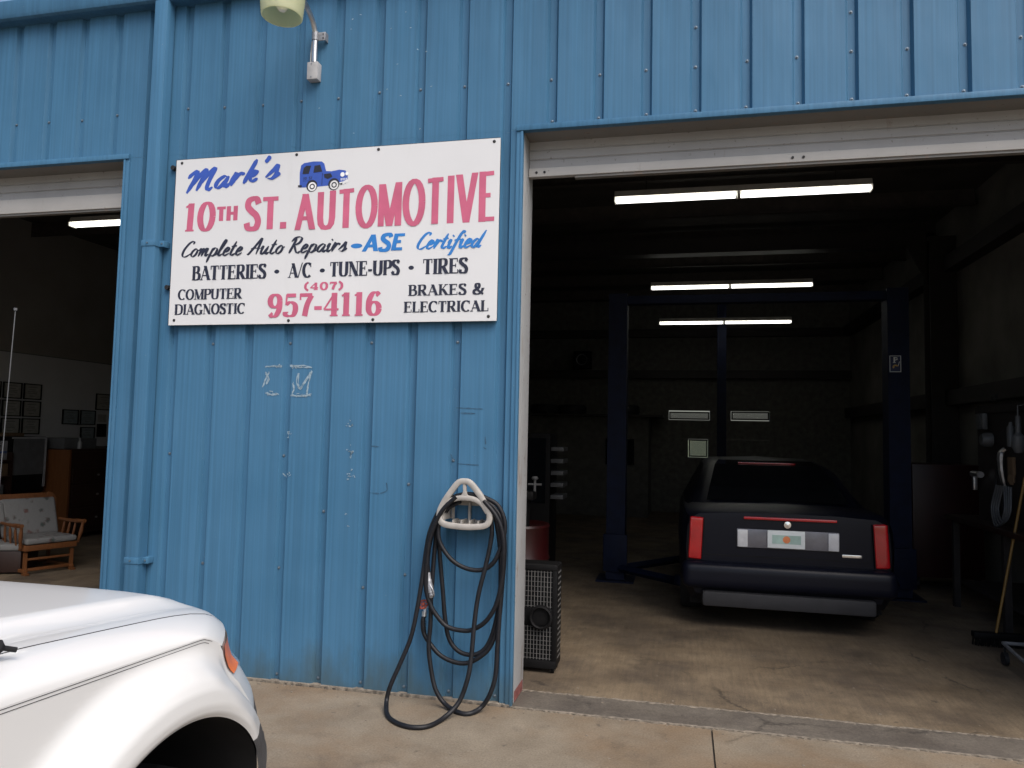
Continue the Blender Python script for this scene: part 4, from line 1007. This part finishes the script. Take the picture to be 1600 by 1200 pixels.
b = MB(); b.lathe((SX0, SY0 + .0625, .822), (0, -1, 0), [(.032, 0), (.02, .001), (0, .0012)], 12); b.build('plate_print', 'orange', pl)
b = MB(); b.lathe((SX0 + .01, SY0 + .085, .95), (0, -1, 0), [(.035, 0), (.03, .012), (0, .016)], 18); b.build('trunk_emblem', 'chrome', se)
for y in (.95, 3.95):
    for sgn in (1, -1): wheel(se, SX0 + sgn * .80, SY0 + y, .33, .22, sgn)

# ================================================================== two-post lift
lf = thing('vehicle_lift', 'dark blue two-post vehicle lift standing astride the dark sedan', 'car lift', (4.4, 4.4, 0))
for sgn, x in ((-1, 2.845), (1, 5.94)):
    b = MB(); b.box(x - .11, x + .11, 4.30, 4.32, .02, 3.42); b.box(x - .11, x - .095, 4.32, 4.56, .02, 3.42); b.box(x + .095, x + .11, 4.32, 4.56, .02, 3.42); b.box(x - .095, x + .095, 4.54, 4.56, .02, 3.42)
    po = b.build('post', 'lift', lf)
    b = MB(); b.box(x - .22, x + .22, 4.20, 4.66, .0, .019); b.build('base_plate', 'lift', po)
    b = MB(); b.box(x - .14, x + .14, 4.255, 4.298, .12, .55, .008); b.build('carriage', 'lift', po)
    for dy, ln in ((-.75, .75), (.95, .85)):
        p0, p1 = Vector((x - sgn * .06, 4.27, .16)), Vector((x - sgn * ln, 4.4 + dy, .16))
        b = MB(); b.tube([p0, p1], .045, 4); b.cyl(p1 - Vector((0, 0, .02)), p1 + Vector((0, 0, .07)), .06, seg=14); b.build('arm', 'lift', lf)
b = MB(); b.box(2.735, 6.05, 4.36, 4.50, 3.30, 3.40, .004); b.build('crossbeam', 'lift', lf)
b = MB(); b.box(5.84, 5.965, 4.292, 4.298, 2.47, 2.66); stk = b.build('sticker', mk('navy_sticker', (.02, .03, .09), .4), lf)
b = MB()
for q in ((5.845, 5.96, 2.650, 2.655), (5.845, 5.96, 2.475, 2.48), (5.845, 5.85, 2.48, 2.65), (5.955, 5.96, 2.48, 2.65)): b.box(q[0], q[1], 4.2895, 4.2915, q[2], q[3])
b.box(5.885, 5.899, 4.2895, 4.2915, 2.58, 2.64); b.tube([(5.897, 4.2905, 2.634), (5.92, 4.2905, 2.63), (5.924, 4.2905, 2.615), (5.897, 4.2905, 2.605)], .005, 6); b.box(5.878, 5.908, 4.2895, 4.2915, 2.576, 2.582)
b.tube([(5.93, 4.2905, 2.54), (5.945, 4.2905, 2.59)], .003, 6); b.build('sticker_print', 'plate', stk)
b = MB()
for r in (.028, .018): b.tube([(5.905 + r * math.cos(R(20 * i)), 4.2905, 2.53 + .8 * r * math.sin(R(20 * i))) for i in range(1, 12)], .004, 6)
b.build('sticker_print', mk('gold_print', (.55, .36, .10), .5), stk)

# ================================================================== fluorescent fittings
def fixture_proto(loc, label):
    t_ = thing('fluorescent_light', label, 'ceiling light', loc, group='fluorescent tube lights under the workshop roof')
    b = MB(); b.prism([(-.06, .02), (.06, .02), (.035, .085), (-.035, .085)], 'x', -1.22, 1.22); b.box(-1.225, -1.215, -.065, .065, -.03, .02); b.box(1.215, 1.225, -.065, .065, -.03, .02); b.box(-.012, .012, -.05, .05, -.035, .019); b.build('housing', 'fixture', t_, local=True)
    for x0, x1 in ((-1.205, -.025), (.025, 1.205)):
        b = MB()
        for y in (-.035, .035): b.cyl((x0, y, -.006), (x1, y, -.006), .019, seg=12)
        b.build('tube', 'tube', t_, local=True)
    b = MB()
    for x in (-.9, .9): b.cyl((x, 0, .085), (x, 0, .62), .004, seg=6)
    b.build('hanger', 'iron', t_, local=True); return t_
fl = fixture_proto((4.14, 2.9, 4.12), 'nearest lit fluorescent tube light in the right bay, just behind the roll-up door')
dup(fl, (4.32, 7.4, 4.09), label='lit fluorescent tube light in the right bay just above the lift crossbeam')
dup(fl, (4.37, 10.1, 3.925), label='farthest and lowest lit fluorescent tube light in the right bay')
dup(fl, (-2.57, 3.0, 4.18), label='lit fluorescent tube light in the left bay above the glider chair')

# ================================================================== left bay: office corner
def frame(loc, w, h, label, mat='paper', first=[None]):
    t_ = thing('framed_certificate', label, 'certificate', loc, group='framed certificates on the left bay wall')
    b = MB(); e = .016
    b.box(0, .02, -w / 2, w / 2, -h / 2, -h / 2 + e); b.box(0, .02, -w / 2, w / 2, h / 2 - e, h / 2); b.box(0, .02, -w / 2, -w / 2 + e, -h / 2 + e, h / 2 - e); b.box(0, .02, w / 2 - e, w / 2, -h / 2 + e, h / 2 - e)
    b.build('frame', 'black', t_, local=True)
    b = MB(); b.box(.003, .008, -w / 2 + e, w / 2 - e, -h / 2 + e, h / 2 - e); pp = b.build('paper', mat, t_, local=True)
    b = MB()
    for i, (q, l) in enumerate(((.28, .5), (.12, .36), (.0, .56), (-.1, .5), (-.28, .3))): b.box(.0082, .0092, -w * l / 2, w * l / 2, q * h - .004, q * h + .004)
    b.build('print', 'ink', pp, local=True); return t_
rows_ = ('top', 'middle', 'bottom')
cols_ = ('left', 'centre', 'right')
for r in range(3):
    for c_ in range(3):
        frame((-6.488, 4.475 + c_ * .37, 2.215 - r * .275), .335, .25, f'black framed certificate, {rows_[r]} row, {cols_[c_]} column of the block above the shelves')
frame((-6.488, 6.0, 1.835), .34, .25, 'pale framed certificate, upper left of the small cluster beside the hutch', 'paperblue')
frame((-6.488, 6.38, 1.835), .34, .25, 'pale framed certificate directly above the lowest one of the small cluster', 'paperblue')
frame((-6.488, 6.39, 1.545), .32, .25, 'pale framed certificate, lowest of the small cluster by the dresser', 'paperblue')
frame((-6.488, 6.74, 2.12), .40, .29, 'highest framed certificate of the small cluster, close to the door jamb')
b = MB(); b.box(-6.499, -6.49, 6.62, 6.82, 1.76, 1.90, 0); tag(b.build('paper_notice', 'paper'), 'small unframed pale paper pinned under the highest certificate', 'notice')
b = MB(); b.box(-6.499, -6.482, 6.61, 6.83, 1.50, 1.73, .004); tag(b.build('dark_plaque', 'black'), 'small black plaque hung under the pinned paper', 'plaque')

# dresser with tall side, long and dark
dr = thing('dresser', 'dark brown wooden dresser with drawers and an orange wooden end panel', 'dresser', (-6.1, 5.7, 0))
b = MB(); b.box(-6.47, -5.19, 4.66, 4.70, .02, 1.33); b.build('end_panel', 'pine', dr)
b = MB(); b.box(-6.47, -5.21, 4.701, 6.8, .08, 1.30, .006); b.build('case', 'walnut', dr)
b = MB(); b.box(-6.47, -5.20, 4.7, 6.82, 1.301, 1.34, .004); b.build('top', 'walnut', dr)
for z0, z1 in ((.14, .46), (.50, .80), (.84, 1.05)):
    for y0, y1 in ((4.75, 5.72), (5.76, 6.76)):
        b = MB(); b.box(-5.209, -5.19, y0, y1, z0, z1, .006); d = b.build('drawer', 'walnut', dr)
        b = MB(); b.cyl((-5.189, (y0 + y1) / 2, (z0 + z1) / 2), (-5.17, (y0 + y1) / 2, (z0 + z1) / 2), .016, seg=10); b.build('knob', 'steel', d)
b = MB(); b.box(-6.0, -5.35, 4.72, 5.35, 1.341, 1.50, .01); o = b.build('flat_grey_case', 'greyfile'); tag(o, 'flat grey case lying on the dresser end', 'case')
pb = thing('spray_bottle', 'small pale bottle standing on the dresser', 'bottle', (-5.34, 5.0, 1.34))
b = MB(); b.lathe((-5.34, 5.0, 1.341), (0, 0, 1), [(0, 0), (.03, 0), (.032, .09), (.014, .12), (.012, .14)], 14); b.build('bottle', 'whitegoods', pb)
b = MB(); b.cyl((-5.34, 5.0, 1.481), (-5.34, 5.0, 1.51), .014, seg=10); b.build('cap', 'dull', pb)
# old television / grey cabinet with pale frame
tv = thing('display_cabinet', 'grey glass fronted cabinet with a pale frame left of the dresser', 'cabinet', (-5.7, 4.2, 0))
b = MB(); b.box(-6.2, -5.52, 3.98, 4.56, .75, 1.52, .008); b.build('case', 'black', tv)
b = MB(); b.box(-5.519, -5.508, 4.01, 4.53, .98, 1.49); b.build('glass_front', 'greyfile', tv)
b = MB(); b.box(-5.519, -5.50, 3.98, 4.56, 1.491, 1.515); b.box(-5.519, -5.50, 4.535, 4.56, .80, 1.49); b.build('pale_frame', 'whitegoods', tv)
b = MB(); b.box(-6.2, -5.53, 3.99, 4.55, .0, .745); b.build('base', 'black', tv)
pk = [(-6.25, -5.55, 3.2, 3.95, 1.20, 1.46, 'whitegoods', 'white_carton', 'white carton with a dark blue band on the shelf left of the cabinet', 'carton'),
      (-5.95, -5.5, 3.60, 3.93, .98, 1.15, 'card', 'cardboard_box', 'open brown cardboard box on the office shelf', 'box'),
      (-5.95, -5.5, 3.18, 3.45, .98, 1.14, 'cloth', 'paper_stack', 'pale stack of papers on the office shelf beside the cardboard box', 'papers'),
      (-5.8, -5.5, 3.55, 3.88, .56, .86, 'greyfile', 'grey_bin', 'grey square bin on the lower office shelf', 'bin'),
      (-5.8, -5.5, 3.22, 3.45, .56, .70, 'redpaint', 'red_box', 'small dark red box on the lower office shelf', 'box'),
      (-6.1, -5.75, 4.02, 4.40, 1.521, 1.57, 'card', 'book_stack', 'flat stack of brown books on the grey cabinet', 'books')]
M['redpaint'] = M['red']
shf = thing('office_shelf', 'open dark office shelf loaded with boxes left of the grey cabinet', 'shelf', (-5.9, 3.5, 0))
for z in (.53, .95, 1.17):
    b = MB(); b.box(-6.4, -5.48, 3.05, 3.96, z, z + .028); b.build('shelf_board', 'walnut', shf)
for y in (3.02, 3.962):
    b = MB(); b.box(-6.4, -5.48, y, y + .024, 0, 1.30); b.build('side_panel', 'walnut', shf)
for x0, x1, y0, y1, z0, z1, mt, nm, lb, ct in pk:
    b = MB(); b.box(x0, x1, y0, y1, z0, z1, .006); o = tag(b.build(nm, mt), lb, ct)
    if nm == 'white_carton':
        b = MB(); b.box(x1 - .001, x1 + .002, y0 + .01, y1 - .01, 1.29, 1.32); b.build('band', 'bluestripe', o)
    if nm == 'cardboard_box':
        b = MB(); b.box(x0, x1, y0 - .12, y0 - .001, z1 - .05, z1 - .044); b.build('flap', 'card', o)

# glider chair and its footstool
gc = thing('glider_chair', 'wooden glider rocking chair with pale floral cushions inside the left bay', 'chair', (-3.77, 2.76, 0), R(70))
gc.scale = (.84, .84, .84)
L_ = dict(local=True)
b = MB()
for sx in (-.30, .30):
    b.box(sx - .025, sx + .025, -.36, .36, .03, .075, .01); b.box(sx - .02, sx + .02, .30, .34, .076, .30); b.box(sx - .02, sx + .02, -.34, -.30, .076, .30)
    b.box(sx - .03, sx + .03, -.40, -.30, 0, .03, .006); b.box(sx - .03, sx + .03, .30, .40, 0, .03, .006)
b.box(-.275, .275, -.33, -.29, .045, .085, .006); b.box(-.275, .275, .29, .33, .045, .085, .006); b.box(-.28, .28, -.335, -.305, .19, .22, .006); b.build('glider_base', 'maple', gc, **L_)
b = MB(); b.box(-.34, .34, -.38, .30, .32, .40, .012); b.build('seat_frame', 'maple', gc, **L_)
b = MB(); b.box(-.33, .33, -.40, .26, .405, .485, .035, 4); b.build('seat_cushion', 'floral', gc, **L_)
tl = Matrix.Translation((0, .24, .42)) @ Matrix.Rotation(R(-20), 4, 'X')
b = MB(); b.box(-.36, .36, -.10, .03, .02, .56, .05, 5, mat=tl); b.box(-.45, -.32, -.11, .0, .20, .52, .05, 4, mat=tl); b.build('back_cushion', 'floral', gc, **L_)
b = MB()
for x in (-.30, .30): b.box(x - .022, x + .022, .03, .07, -.12, .60, .01, mat=tl)
for i in range(5): b.box(-.20 + i * .10 - .012, -.20 + i * .10 + .012, .035, .06, .0, .56, .006, mat=tl)
b.box(-.36, .36, .03, .075, .56, .66, .02, 3, mat=tl)
bw = b.build('back_frame', 'maple', gc, **L_)
for sx in (-1, 1):
    b = MB(); b.prism([(sx * .30, .62), (sx * .32, .66), (sx * .38, .64), (sx * .42, .56), (sx * .41, .44), (sx * .37, .34), (sx * .34, .32), (sx * .33, .45)], 'y', .0, .028)
    for v in b.bm.verts: v.co = tl @ v.co
    b.build('back_wing', 'maple', bw, **L_)
    b = MB(); b.tube([(sx * .38, .22, .66), (sx * .39, .0, .655), (sx * .40, -.25, .66), (sx * .41, -.42, .67)], [.02, .024, .03, .026], 10, smooth=4); ar = b.build('arm', 'maple', gc, **L_)
    for y in (.12, -.03, -.18):
        b = MB(); b.tube([(sx * .36, y, .39), (sx * .375, y - .01, .48), (sx * .385, y - .02, .56), (sx * .392, y - .03, .648)], [.012, .017, .017, .011], 10, smooth=3); b.build('spindle', 'maple', ar, **L_)
    b = MB(); b.tube([(sx * .37, -.33, .37), (sx * .39, -.36, .50), (sx * .40, -.39, .655)], [.02, .026, .02], 10, smooth=3); b.build('arm_post', 'maple', ar, **L_)
fs = thing('footstool', 'low wooden footstool with a floral cushion left of the glider chair', 'footstool', (-4.02, 2.55, 0), R(20))
b = MB(); b.box(-.28, .28, -.20, .20, .02, .26, .012); b.build('base', 'walnut', fs, **L_)
b = MB(); b.box(-.29, .29, -.22, .22, .262, .34, .035, 4); b.build('cushion', 'floral', fs, **L_)

# ================================================================== right bay: left side clutter
dm = thing('oil_drum', 'dark red steel drum behind the black air conditioner', 'drum', (2.16, 2.0, 0))
b = MB(); prof = [(0, .0), (.285, .0), (.292, .02), (.285, .04)]
for z in (.32, .60): prof += [(.285, z - .03), (.296, z), (.285, z + .03)]
prof += [(.285, .86), (.292, .88), (.285, .90), (.26, .885), (0, .885)]
b.lathe((2.16, 2.0, 0), (0, 0, 1), prof, 48); b.build('barrel', 'red', dm)
b = MB(); b.cyl((2.05, 1.95, .886), (2.05, 1.95, .915), .04, seg=14); b.build('bung', 'dull', dm)
pm = thing('drum_pump', 'black hand pump with a small valve standing on the red drum', 'pump', (2.2, 1.9, .886))
b = MB(); b.cyl((2.22, 1.88, .887), (2.22, 1.88, 1.12), .075, seg=20); b.box(2.12, 2.34, 1.80, 1.98, 1.121, 1.20, .02); b.build('pump_body', 'black', pm)
b = MB(); b.cyl((2.34, 1.86, 1.20), (2.34, 1.86, 1.30), .012, seg=10); b.cyl((2.28, 1.86, 1.26), (2.40, 1.86, 1.26), .010, seg=10); b.lathe((2.34, 1.86, 1.30), (0, 0, 1), [(.022, 0), (.03, .015), (.02, .03), (0, .03)], 12); b.build('valve', 'greyfile', pm)
wk = thing('parts_cabinet', 'tall dark metal parts cabinet with open bins along the left wall', 'cabinet', (1.6, 4.2, 0))
b = MB(); b.box(1.1, 2.1, 4.0, 4.5, .02, 1.72, .008); b.build('case', 'black', wk)
b = MB(); b.box(1.15, 2.05, 3.99, 3.999, .9, 1.66); b.build('dark_door', 'darkglass', wk)
for i in range(5):
    b = MB(); b.box(2.101, 2.25, 4.05, 4.4, .95 + i * .14, 1.0 + i * .14, .006); b.build('bin', 'greyfile', wk)
sp = thing('wall_speaker', 'small square speaker box high on the back wall', 'speaker', (1.32, 12.6, 3.26))
b = MB(); b.box(1.12, 1.52, 12.5, 12.79, 3.26, 3.66, .015); b.build('box', 'black', sp)
b = MB(); b.lathe((1.32, 12.499, 3.46), (0, -1, 0), [(.13, 0), (.13, .008), (.06, -.02), (0, -.01)], 20); b.build('cone', 'dull', sp)
for i, (x, y, a) in enumerate(((.55, 12.1, 0), (1.15, 12.2, 0), (2.35, 12.0, 0))):
    t_ = thing('stored_tyre', ('leftmost', 'middle', 'rightmost')[i] + ' black tyre lying on the storage shelf at the back', 'tyre', (x, y, 2.17), group='tyres on the back shelf')
    b = MB(); b.lathe((0, 0, 0), (0, 0, 1), [(.17, .0), (.29, .0), (.33, .05), (.335, .11), (.33, .17), (.29, .22), (.17, .22), (.16, .11), (.17, 0)], 32); b.build('tread', 'rubber', t_, local=True)

# ================================================================== right bay: right side
tc = thing('tool_chest', 'dark red rolling tool chest behind the right lift post', 'tool chest', (6.65, 5.4, 0))
b = MB(); b.box(6.25, 7.0, 5.0, 5.75, .14, 1.45, .01); b.build('case', 'red', tc)
for i in range(6):
    b = MB(); b.box(6.235, 6.249, 5.04, 5.71, .20 + i * .2, .37 + i * .2, .004); d = b.build('drawer', 'red', tc)
    b = MB(); b.box(6.215, 6.234, 5.08, 5.67, .34 + i * .2, .355 + i * .2); b.build('drawer_handle', 'dull', d)
for x in (6.3, 6.95):
    for y in (5.08, 5.67):
        b = MB(); b.cyl((x - .02, y, .06), (x + .02, y, .06), .06, seg=14); b.box(x - .03, x + .03, y - .03, y + .03, .1, .139); b.build('caster', 'rubber', tc)
wb = thing('workbench', 'dark cluttered steel workbench against the right wall', 'workbench', (6.7, 2.6, 0))
b = MB(); b.box(6.35, 7.18, 1.5, 4.2, .90, .95, .004); b.build('bench_top', 'walnut', wb)
for x in (6.42, 7.1):
    for y in (1.58, 2.85, 4.12):
        b = MB(); b.box(x - .03, x + .03, y - .03, y + .03, 0, .899); b.build('leg', 'iron', wb)
b = MB(); b.box(6.45, 7.15, 1.6, 4.1, .25, .28); b.build('lower_shelf', 'iron', wb)
pg = thing('tool_board', 'dark pegboard frame over the workbench on the right wall', 'pegboard', (6.6, 2.6, .95))
b = MB(); b.box(6.52, 6.56, 2.3, 3.75, .951, 2.08); b.build('board', 'iron', pg)
b = MB(); b.box(6.50, 6.519, 2.3, 3.75, 2.0, 2.06); b.build('rail', 'iron', pg)
def on_board(y, z, nm, lb, ct, mat, fn):
    b = MB(); fn(b, 6.49, y, z); return tag(b.build(nm, mat), lb, ct)
on_board(3.02, 1.66, 'belt_strap', 'grey curved metal strap hanging from the tool board', 'strap', 'steel', lambda b, x, y, z: b.tube([(x, y - .02, z), (x - .03, y, z - .04), (x - .035, y, z - .16), (x - .02, y, z - .28), (x, y, z - .36)], [.022, .03, .026, .022, .016], 8, smooth=4))
on_board(3.35, 1.74, 'filter_housing', 'round grey filter housing hung on the tool board', 'filter', 'greyfile', lambda b, x, y, z: b.lathe((x + .01, y, z), (-1, 0, 0), [(.07, 0), (.07, .06), (.05, .09), (0, .09)], 18))
on_board(3.5, 1.92, 'gauge', 'small grey square gauge near the top of the tool board', 'gauge', 'greyfile', lambda b, x, y, z: (b.box(x - .04, x + .01, y - .08, y + .08, z - .08, z + .08, .015), b.cyl((x - .041, y, z), (x - .05, y, z), .06, seg=18)))
on_board(2.8, 1.78, 'spray_can', 'slim grey spray can on the tool board', 'can', 'greyfile', lambda b, x, y, z: b.lathe((x - .03, y, z - .1), (0, 0, 1), [(0, 0), (.033, 0), (.033, .17), (.02, .19), (.014, .22), (0, .22)], 16))
on_board(2.85, 1.45, 'work_gloves', 'pair of dull pale work gloves hanging on the tool board', 'gloves', 'card', lambda b, x, y, z: (b.box(x - .03, x + .0, y - .07, y + .05, z - .02, z + .14, .014, 3), [b.tube([(x - .015, y - .055 + .03 * i, z - .02), (x - .02, y - .056 + .031 * i, z - .05 - .02 * (i in (1, 2))), (x - .018, y - .056 + .032 * i, z - .085 - .02 * (i in (1, 2)))], .0125, 8) for i in range(4)]))
on_board(3.62, 1.40, 'impact_gun', 'chrome air gun hanging from the tool board', 'air tool', 'steel', lambda b, x, y, z: (b.cyl((x - .03, y - .1, z), (x - .03, y + .1, z), .032, seg=14), b.box(x - .05, x - .01, y + .03, y + .08, z - .16, z - .02, .012)))
on_board(3.3, 2.10, 'cable_coil', 'tangled dark cable coil lying on top of the tool board', 'cable', 'rubber', lambda b, x, y, z: [b.tube([(x + .02 + .03 * math.cos(R(30 * i)), y + (.16 - .01 * k) * math.cos(R(30 * i)), z + .012 + .05 * abs(math.sin(R(15 * i + 40 * k)))) for i in range(12)], .010, 7, closed=True, smooth=3) for k in range(3)])
on_board(2.65, 2.0, 'work_lamp', 'grey caged work lamp hooked over the tool board rail', 'lamp', 'greyfile', lambda b, x, y, z: (b.cyl((x - .03, y, z - .2), (x - .03, y, z - .05), .022, seg=12), b.lathe((x - .03, y, z - .2), (0, 0, -1), [(.024, 0), (.05, .03), (.055, .12), (.03, .17), (0, .175)], 14), b.tube([(x - .03, y, z - .05), (x - .03, y, z + .04), (x + .03, y, z + .05)], .006, 6)))
on_board(3.15, 1.30, 'fan_belt', 'black looped fan belt hanging low on the tool board', 'belt', 'rubber', lambda b, x, y, z: b.tube([(x, y + .09 * math.sin(R(30 * i)), z + .22 * math.cos(R(30 * i))) for i in range(12)], .009, 6, closed=True, smooth=3))
hz = thing('air_line', 'thin black air hoses looped below the tool board', 'hose', (6.45, 2.6, 1.3))
b = MB()
for k in range(4): b.tube([(6.47, 2.85 + .05 * k, 1.32), (6.44, 2.80 + .04 * k, 1.1), (6.42, 2.9 + .05 * k, 1.0 - .02 * k), (6.44, 3.06 + .05 * k, 1.1), (6.47, 3.02 + .05 * k, 1.32)], .009, 8, smooth=6)
b.build('coil', 'greyfile', hz)
bm_ = thing('push_broom', 'push broom with a long yellow handle leaning against the right bench', 'broom', (6.2, 2.5, 0))
b = MB(); b.tube([(6.20, 2.5, .11), (6.46, 2.62, 1.25), (6.50, 2.64, 1.42)], .011, 10); b.build('handle', 'yellow', bm_)
b = MB(); b.box(6.02, 6.40, 2.46, 2.54, .065, .115, .008); hd = b.build('head', 'black', bm_)
b = MB()
for i in range(46):
    for j in range(3): x, y = 6.03 + i * .0080, 2.472 + j * .026; b.cyl((x, y, .066), (x + random.uniform(-.008, .008), y + random.uniform(-.012, .012), .002), .0035, seg=4)
b.build('bristles', 'black', hd)
cr_ = thing('creeper_cart', 'low dark tube cart on small wheels at the foot of the right bench', 'cart', (6.25, 1.75, 0))
b = MB(); b.tube([(6.05, 1.95, .16), (6.05, 1.35, .10), (6.5, 1.35, .10), (6.5, 1.95, .16)], .014, 8, closed=True); b.tube([(6.05, 1.65, .12), (6.5, 1.65, .12)], .012, 8); b.build('frame', 'dull', cr_)
for x in (6.05, 6.5):
    for y, z in ((1.38, .05), (1.92, .05)):
        b = MB(); b.cyl((x - .015, y, z), (x + .015, y, z), .05, seg=14); b.box(x - .006, x + .006, y - .006, y + .006, z + .04, .14); b.build('wheel', 'rubber', cr_)
# chips of debris on the slab
ch = MB()
for i in range(420):
    x = random.uniform(-1, 7); y = random.choice((random.uniform(-1.6, -.06), -.02 - abs(random.gauss(0, .05)), random.gauss(.30, .05), random.uniform(.3, 2.2))); z = .0055 if -.012 < y < .288 else -.0005
    s_ = random.uniform(.0015, .0065); ch.box(x - s_, x + s_, y - s_, y + s_ * random.uniform(.4, 1), z, z + s_ * .6, mat=None)
tag(ch.build('debris', 'grout', ang=0), 'scattered pale concrete chips along the threshold', 'debris', kind='stuff')
